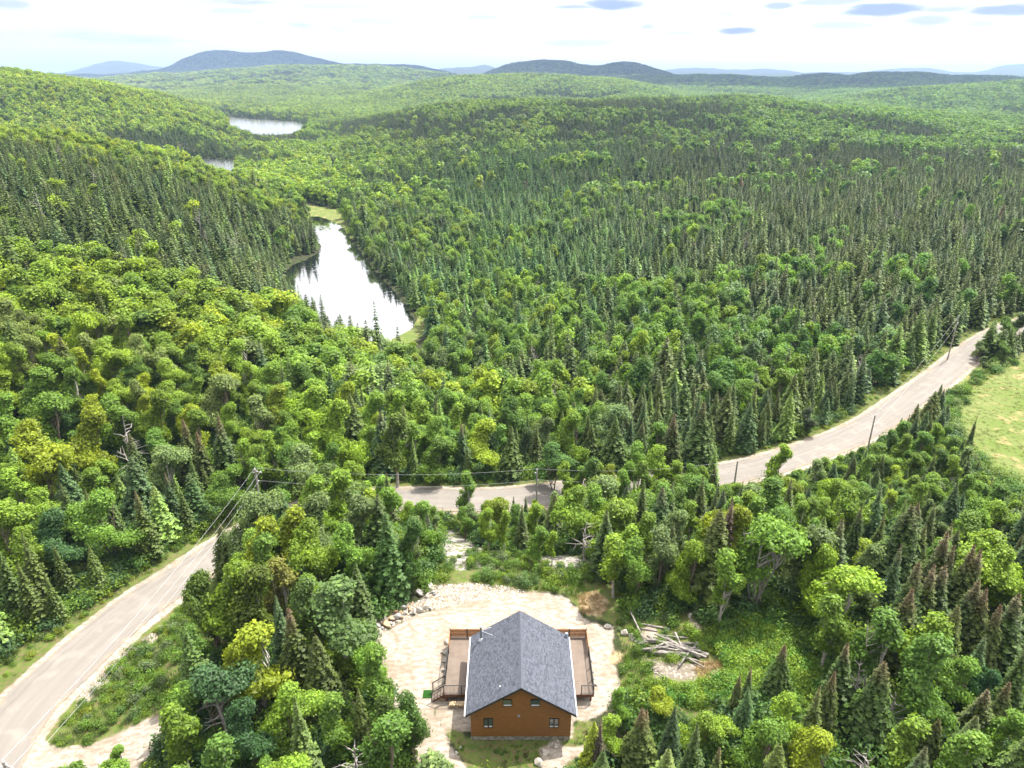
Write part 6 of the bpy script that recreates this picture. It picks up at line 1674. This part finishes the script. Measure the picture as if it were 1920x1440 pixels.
# ------------------------------------------------------------------ stones, logs, firewood
M_STONE = mat('stone_grey', (.28, .27, .26), .9, .2, var=.22, nscale=2.5, bump=.5, bscale=6)
M_STONET = mat('stone_tan', (.36, .25, .15), .9, .2, var=.22, nscale=2.5, bump=.5, bscale=6)
M_STONEW = mat('stone_pale', (.38, .35, .30), .9, .2, var=.15, nscale=2.5, bump=.4, bscale=6)
def rock_mesh(seed, m):
    import bmesh
    r = random.Random(seed); bm = bmesh.new(); pts = []
    for _ in range(16):
        v = Vector((r.gauss(0, 1), r.gauss(0, 1), r.gauss(0, 1))).normalized(); pts.append(bm.verts.new((v.x * r.uniform(.4, .56), v.y * r.uniform(.32, .46), v.z * r.uniform(.24, .36))))
    res = bmesh.ops.convex_hull(bm, input=pts)
    bmesh.ops.delete(bm, geom=[g for g in res['geom_unused'] if isinstance(g, bmesh.types.BMVert)], context='VERTS')
    bmesh.ops.bevel(bm, geom=bm.edges[:], offset=.03, segments=1, affect='EDGES')
    me = bpy.data.meshes.new('rock'); bm.to_mesh(me); bm.free(); me.materials.append(m); return me
RM = [rock_mesh(i, m) for i, m in enumerate((M_STONE, M_STONE, M_STONET, M_STONEW, M_STONE, M_STONET, M_STONEW, M_STONE))]
rk = random.Random(11)
def rock(px, py, w, k, label, group, lift=0.0, flat=None):
    x, y, _ = P(px, py, 0); 
    for _ in range(4):
        z = hz(x, y); x, y, _ = P(px, py, z)
    o = link('rock', RM[k % len(RM)], None, (x, y, z + w * .12 + lift), (rk.uniform(-.35, .35), rk.uniform(-.35, .35), rk.uniform(0, 6.28)), (w, w * rk.uniform(.8, 1.1), w * rk.uniform(.9, 1.3)))
    tag(o, label, 'rock', group); return o
# (px, py, size m, material index, description)
PILE = [(683, 1180, .55, 2), (693, 1188, .6, 0), (701, 1184, .6, 5), (712, 1186, .8, 3), (698, 1170, 1.0, 1), (709, 1174, .75, 4), (706, 1162, .65, 6), (713, 1160, .6, 6), (722, 1160, .6, 3), (716, 1152, .55, 2), (724, 1172, 1.15, 5),
        (729, 1150, 1.0, 2), (734, 1162, .9, 5), (746, 1158, 1.2, 0), (728, 1142, 1.35, 0), (736, 1145, .5, 4), (741, 1148, .7, 5), (739, 1141, .6, 1), (749, 1136, .6, 3), (757, 1141, .85, 4), (765, 1140, .5, 2), (745, 1166, .45, 3), (738, 1163, .4, 6),
        (760, 1152, .6, 3), (768, 1146, .5, 5), (777, 1149, .75, 3), (786, 1147, .9, 3), (772, 1152, .5, 1), (799, 1140, .9, 3), (806, 1143, .4, 4), (717, 1179, .6, 1), (690, 1172, .5, 4), (752, 1150, .5, 2), (732, 1170, .6, 4), (719, 1168, .8, 0),
        (808, 1104, 1.05, 3), (812, 1112, .6, 4), (786, 1116, 1.1, 4), (800, 1121, .6, 3), (815, 1116, .5, 4), (700, 1194, .7, 3), (708, 1193, .5, 1), (686, 1190, .5, 4), (726, 1164, .5, 6), (754, 1160, .5, 2)]
COLW = {0: 'grey', 1: 'grey', 2: 'tan', 3: 'pale', 4: 'grey', 5: 'tan', 6: 'pale', 7: 'grey'}
for i, (px, py, w, k) in enumerate(PILE):
    part_ = 'at the left end' if px < 705 else 'left of the middle' if px < 728 else 'in the middle' if px < 745 else 'at the right end' if px < 780 else 'beyond the weeds at the far end'
    size_ = 'large' if w > .85 else 'small' if w < .6 else 'medium-sized'
    rock(px, py, w * 1.05, k, '%s %s rock %s of the boulder bank' % (size_, COLW[k], part_), '%s %s rocks %s of the boulder bank' % (size_, COLW[k], part_), .12 if py < 1165 else 0)
for px, py, w, k, lab in [(838, 1206, .75, 3, 'tall pale rock against the left deck, farthest from the stairs'), (834, 1225, .95, 6, 'round whitish boulder, second in the row along the left deck'), (834, 1241, .8, 6, 'flat whitish boulder, third in the row along the left deck'),
                          (833, 1258, .65, 3, 'pale boulder nearest the stairs in the row along the left deck'), (829, 1312, .7, 2, 'round tan stone below the deck stairs, left of the firewood'),
                          (1117, 1285, .45, 3, 'pale stone at the front right corner of the deck'), (1112, 1262, .35, 4, 'small grey stone midway along the right deck'), (1110, 1240, .35, 3, 'small pale stone at the right deck, farthest back'), (1114, 1273, .3, 6, 'small whitish stone beside the front part of the right deck'),
                          (1293, 1155, .8, 3, 'lone pale rock at the wood edge behind the log pile'), (1100, 1398, .7, 3, 'pale rock on the bare slope right of the front lawn'), (1022, 1412, .9, 6, 'whitish rock on the front slope below the house, left of two'), (1042, 1400, .6, 6, 'smaller whitish rock on the front slope below the house'),
                          (1047, 1391, .45, 3, 'small pale stone in the grass in front of the house'), (1035, 1397, .4, 3, 'pale pebble-like stone in the grass left of the small one'), (1012, 1432, 1.0, 3, 'large pale rock at the bottom edge below the house'),
                          (856, 1412, .4, 6, 'white stone beside the driveway strip at the bottom'), (864, 1403, .35, 6, 'small white stone in the weeds next to the driveway strip'), (1140, 1176, .9, 3, 'whitish stone slab at the back right edge of the sand'), (1172, 1188, 1.3, 6, 'broad white broken slab left of the log pile'), (1186, 1196, 1.1, 6, 'white broken slab touching the left end of the log pile')]:
    rock(px, py, w, k, lab, None)
# gravel bank: too many stones to count
gv = []; r2_ = np.random.default_rng(9)
def stones(name, label, poly, n, s0, s1, mats_):
    w = np.array([P(q[0], q[1], -.5)[:2] for q in poly]); x0, y0 = w.min(0) - 3; x1, y1 = w.max(0) + 3
    gx = r2_.uniform(x0, x1, n * 4); gy = r2_.uniform(y0, y1, n * 4); gz = Hh(gx, gy); px, py = project(gx, gy, gz)
    m = in_poly(px, py, poly) & (road_at(gx, gy)[0] > RW + .5); gx, gy, gz = gx[m][:n], gy[m][:n], gz[m][:n]; n = len(gx)
    base = np.array([(1, 0, -.3), (-.4, .8, -.2), (-.6, -.8, -.25), (.2, .1, .7), (-.3, -.2, .55)]); tri = np.array([(0, 1, 3), (1, 4, 3), (1, 2, 4), (2, 0, 3), (2, 3, 4)])
    az = r2_.uniform(0, 6.28, n); s = r2_.uniform(s0, s1, n)
    V = np.repeat(base[None], n, 0) * (s[:, None, None] * r2_.uniform(.6, 1.2, (n, 1, 3)))
    ca, sa = np.cos(az)[:, None], np.sin(az)[:, None]
    V = np.stack([V[..., 0] * ca - V[..., 1] * sa + gx[:, None], V[..., 0] * sa + V[..., 1] * ca + gy[:, None], V[..., 2] + gz[:, None] + .02], -1)
    T_ = (tri[None] + (np.arange(n) * 5)[:, None, None]).reshape(-1, 3)
    me = mesh_np(name, V.reshape(-1, 3), tris=T_, mats=mats_, mi=np.repeat(r2_.integers(0, len(mats_), n), 5))
    tag(link(name, me), label, kind='stuff')
stones('gravel_bank', 'loose pale gravel and broken stone along the back edge of the yard', GRAVEL[0], 2600, .05, .17, [M_STONE, M_STONET, M_STONEW, M_STONEW])
stones('gravel_bank', 'small rubble among the boulders left of the yard', GRAVEL[1], 900, .05, .18, [M_STONE, M_STONET, M_STONEW])
stones('roadside_gravel', 'grey broken stone lying along the inner edge of the left road', GRAVEL[2], 1500, .05, .16, [M_STONE, M_STONE, M_STONET, M_STONEW])
stones('yard_gravel', 'scattered small stones on the sand', SAND[0], 500, .02, .07, [M_STONE, M_STONET])

M_LOG = mat('log_grey', (.21, .19, .172), .9, .1, var=.3, nscale=2, bump=.4, bscale=8)
def log_between(a, b, r0, r1, label, group, za=.0, zb=.0, bend=.0, name='log'):
    ax, ay, _ = P(*a, 0); bx, by, _ = P(*b, 0)
    A = Vector((ax, ay, hz(ax, ay) + r0 + za)); B = Vector((bx, by, hz(bx, by) + r1 + zb))
    c = (A + B) / 2; n = (B - A).cross(Vector((0, 0, 1))).normalized()
    pts = [A - c, (A * .66 + B * .34) - c + n * bend, (A * .34 + B * .66) - c + n * bend, B - c]
    m = MB().tube(pts, [r0, r0 * .75 + r1 * .25, r0 * .3 + r1 * .7, r1], 8)
    o = m.build(name, M_LOG, None, c, True)
    tag(o, label, 'log' if name == 'log' else 'branch', group); return o
G_L = 'grey logs in the heap right of the house'
LG = [((1180, 1158), (1208, 1208), .07, .13, 'long grey log leaning up out of the left end of the heap', .9, .2), ((1195, 1170), (1256, 1181), .10, .11, 'loose grey log lying behind the heap, longer of two', 0, 0), ((1200, 1180), (1232, 1184), .10, .08, 'short loose grey log between the heap and the longer one', 0, 0),
      ((1237, 1196), (1288, 1198), .12, .06, 'thin log sticking out of the heap towards the right', .2, .1), ((1260, 1192), (1276, 1188), .06, .03, 'forked thin branch end above the right side of the heap', .2, .3),
      ((1218, 1228), (1326, 1232), .14, .15, 'long pale log along the front of the heap', .2, .1), ((1198, 1222), (1262, 1226), .15, .13, 'thick log low at the left front of the heap', .1, .1), ((1262, 1236), (1308, 1230), .12, .11, 'short log at the very front of the heap', 0, 0),
      ((1248, 1204), (1312, 1237), .12, .16, 'long log crossing the heap down to its right front corner', .5, .1), ((1264, 1210), (1328, 1232), .09, .15, 'straight log along the upper right edge of the heap', .4, .1), ((1264, 1200), (1280, 1226), .10, .10, 'steep pale log standing on the right half of the heap', .9, .4)]
for a, b, r0, r1, lab, za, zb in LG: log_between(a, b, r0, r1, lab, G_L, za, zb)
lr_ = random.Random(8)
for i in range(34):
    cx0 = lr_.uniform(1212, 1296); cy0 = 1204 + (cx0 - 1212) * .28 + lr_.uniform(-10, 14); an = lr_.gauss(.12, .35); L2 = lr_.uniform(14, 38)
    if i % 6 == 0: an = lr_.uniform(-1.2, 1.2)
    dx, dy = math.cos(an) * L2, math.sin(an) * L2 * .8
    lv = lr_.uniform(0, .55)
    wh = 'left' if cx0 < 1240 else 'middle' if cx0 < 1270 else 'right'
    ly = 'top' if lv > .36 else 'inner' if lv > .18 else 'bottom'
    log_between((cx0 - dx, cy0 - dy), (cx0 + dx, cy0 + dy), lr_.uniform(.08, .13), lr_.uniform(.06, .11), 'weathered grey log in the %s layer of the heap, %s third' % (ly, wh), 'weathered grey logs, %s layer, %s third of the heap' % (ly, wh), lv, lv + lr_.uniform(-.1, .1), lr_.uniform(-.12, .12))
for a, b in [((1213, 1262), (1237, 1251)), ((1218, 1260), (1245, 1262)), ((1228, 1266), (1222, 1252)), ((1208, 1228), (1222, 1244)), ((1216, 1243), (1238, 1236)), ((1232, 1256), (1241, 1266)), ((1205, 1232), (1212, 1240)), ((1224, 1262), (1240, 1270))]:
    log_between(a, b, .035, .02, 'thin bare branch lying on the ground in front of the log heap', 'thin branches in front of the log heap', 0, .05, lr_.uniform(-.1, .1), 'branch')
log_between((1306, 1212), (1312, 1226), .10, .12, 'short pale stump behind the right end of the log heap', None, .5, 0)
log_between((1655, 1318), (1685, 1306), .12, .14, 'bare broken log in the gap right of the broad spruce', None, .3, .6)
# split firewood along the deck
M_FW = mat('split_wood', (.55, .42, .27), .85, .2, var=.25, nscale=5); fr_ = random.Random(4)
for i in range(46):
    col_ = i % 16; row = i // 16
    x = -5.55 + col_ * .135 + fr_.uniform(-.03, .03); y = 46.95 - row * .04 + fr_.uniform(-.05, .05); z = hz(x, y) + .14 + row * .14
    r0 = fr_.uniform(.055, .085)
    m = MB().tube([(0, -.2, 0), (0, .2, 0)], r0, 5)
    o = m.build('firewood_piece', M_FW, None, (x, y, z)); o.rotation_euler = (fr_.uniform(-.25, .5), fr_.uniform(-.6, .6), fr_.uniform(-.3, .3))
    rn = ('bottom', 'middle', 'top')[row]; sd = 'nearer the stairs' if col_ < 8 else 'nearer the house'
    tag(o, 'split firewood piece in the %s row by the left deck, %s' % (rn, sd), 'firewood', 'firewood, %s row, %s' % (rn, sd))

# ------------------------------------------------------------------ power poles and wires
M_POLE = mat('pole_wood', (.28, .25, .23), .9, .1, var=.15, nscale=2)
M_WIRE = mat('wire_metal', (.42, .42, .43), .5, .5, var=.02)
M_INS = mat('insulator_white', (.75, .77, .80), .3, .5, var=.03)
def pole(x, y, ztop, label, crossarm=False):
    zb = hz(x, y); h = ztop - zb
    r = empty('power_pole', (x, y, zb)); tag(r, label, 'power pole', 'wooden power poles along the road')
    MB().tube([(0, 0, -.4), (0, 0, h * .5), (0, 0, h)], [.16, .135, .11], 10).build('post', M_POLE, r)
    MB().tube([(0, 0, h), (0, 0, h + .22)], [.05, .035], 8).build('insulator', M_INS, r)
    for z, s in ((h - 1.7, 1), (h - .5, -1)):
        MB().tube([(.12 * s, 0, z), (.3 * s, 0, z + .03)], [.04, .04], 8).build('bracket', M_INS, r)
    if crossarm:
        MB().bar((-.2, .1, h - .35), (.95, -.4, h - .25), .09, .11).build('crossarm', M_POLE, r)
        for t in (.3, .9): MB().tube([(.95 * t, -.4 * t, h - .25), (.95 * t, -.4 * t, h - .02)], [.05, .035], 8).build('insulator', M_INS, r)
    return Vector((x, y, ztop))
def pole_at(px, py, Y, label, **k):
    u = (px - 960) / F; v = (py - 720) / F; t = float(tan_of(py))
    return pole(u / (CP - v * SP) * Y, Y, HCAM - t * Y, label, **k)
tops = [pole_at(6, 1428, 36.0, 'power pole cut by the bottom left corner with white insulators on top', crossarm=True),
        pole_at(478, 880, 79.0, 'power pole with a short crossarm at the bend of the left road', crossarm=True),
        pole_at(1007, 881, 88.2, 'power pole standing in front of the middle stretch of road'),
        pole_at(1383, 865, 95.0, 'power pole where the right road comes out from behind the trees'),
        pole_at(1641, 779, 109.5, 'thin power pole on the near side of the right road'),
        pole_at(1798, 592, 154.5, 'tallest-looking power pole beside the far end of the right road')]
def wire(a, b, sag, label, r=.016):
    pts = []
    for k in range(25):
        t = k / 24; q = a.lerp(b, t); pts.append(q - Vector((0, 0, 4 * sag * t * (1 - t))))
    c = pts[12]; o = MB().tube([p - c for p in pts], r, 5).build('power_line', M_WIRE, None, c)
    tag(o, label, 'wire', 'power lines'); return o
Zv = lambda z: Vector((0, 0, z))
spn = ['from the bottom left corner to the pole at the bend', 'over the middle road from the pole at the bend', 'over the hidden stretch of road behind the clearing', 'along the near side of the right road', 'along the far end of the right road']
WR = .010
for i in range(5):
    wire(tops[i] + Zv(.2), tops[i + 1] + Zv(.2), 1.0, 'upper power line %s' % spn[i], WR)
    wire(tops[i] + Zv(-1.65) + Vector((.3, 0, 0)), tops[i + 1] + Zv(-1.65) + Vector((.3, 0, 0)), 1.1, 'lower power line %s' % spn[i], WR)
wire(tops[0] + Vector((.86, -.36, 0)), tops[1] + Vector((.86, -.36, 0)), 1.0, 'middle power line %s' % spn[0], WR)
# stayed guy wire of the corner pole
wire(tops[1] + Zv(-.6), Vector((tops[1].x - 4.5, tops[1].y - 4.0, hz(tops[1].x - 4.5, tops[1].y - 4.0))), 0.0, 'guy wire slanting from the pole at the bend down to the road verge', .014)

# ------------------------------------------------------------------ clouds out of view, added to shade the far hills
cm_ = bpy.data.materials.new('cloud_white'); cm_.use_nodes = True
cb_ = cm_.node_tree.nodes['Principled BSDF']; cb_.inputs['Base Color'].default_value = (.9, .9, .92, 1); cb_.inputs['Roughness'].default_value = 1; cb_.inputs['Specular IOR Level'].default_value = 0
def cloud(gx, gy, rx, ry, seed, label, alt=1000.0):
    """a flat-based cumulus whose shade falls round gx, gy"""
    import bmesh
    k = (alt - 60) / math.tan(SUN_EL)
    cx, cy = gx + k * math.sin(SUN_AZ), gy + k * math.cos(SUN_AZ)
    bm = bmesh.new(); r = random.Random(seed)
    bmesh.ops.create_icosphere(bm, subdivisions=5, radius=1.0)
    for v in bm.verts:
        d = v.co.normalized()
        n = float(fbm(np.array([d.x * 2.2 + seed * 9 + d.z]), np.array([d.y * 2.2 + 5 - d.z]), seed, 4)[0])
        e = .62 + .85 * n
        v.co = Vector((d.x * e * rx, d.y * e * ry, max(d.z, -.12) * e * 170 * (.6 + n)))
    me = bpy.data.meshes.new('cloud'); bm.to_mesh(me); bm.free(); me.materials.append(cm_)
    me.polygons.foreach_set('use_smooth', [True] * len(me.polygons))
    tag(link('cloud', me, None, (cx, cy, alt)), label, kind='stuff')
cloud(-2900, 8300, 2900, 1500, 1, 'unseen flat white cloud added to shade the far mountain')
cloud(500, 6500, 1900, 900, 2, 'unseen flat white cloud added to shade the two dark far hills')
cloud(1750, 4150, 2100, 1000, 3, 'unseen flat white cloud added to shade the far wooded band on the right', 1300.0)
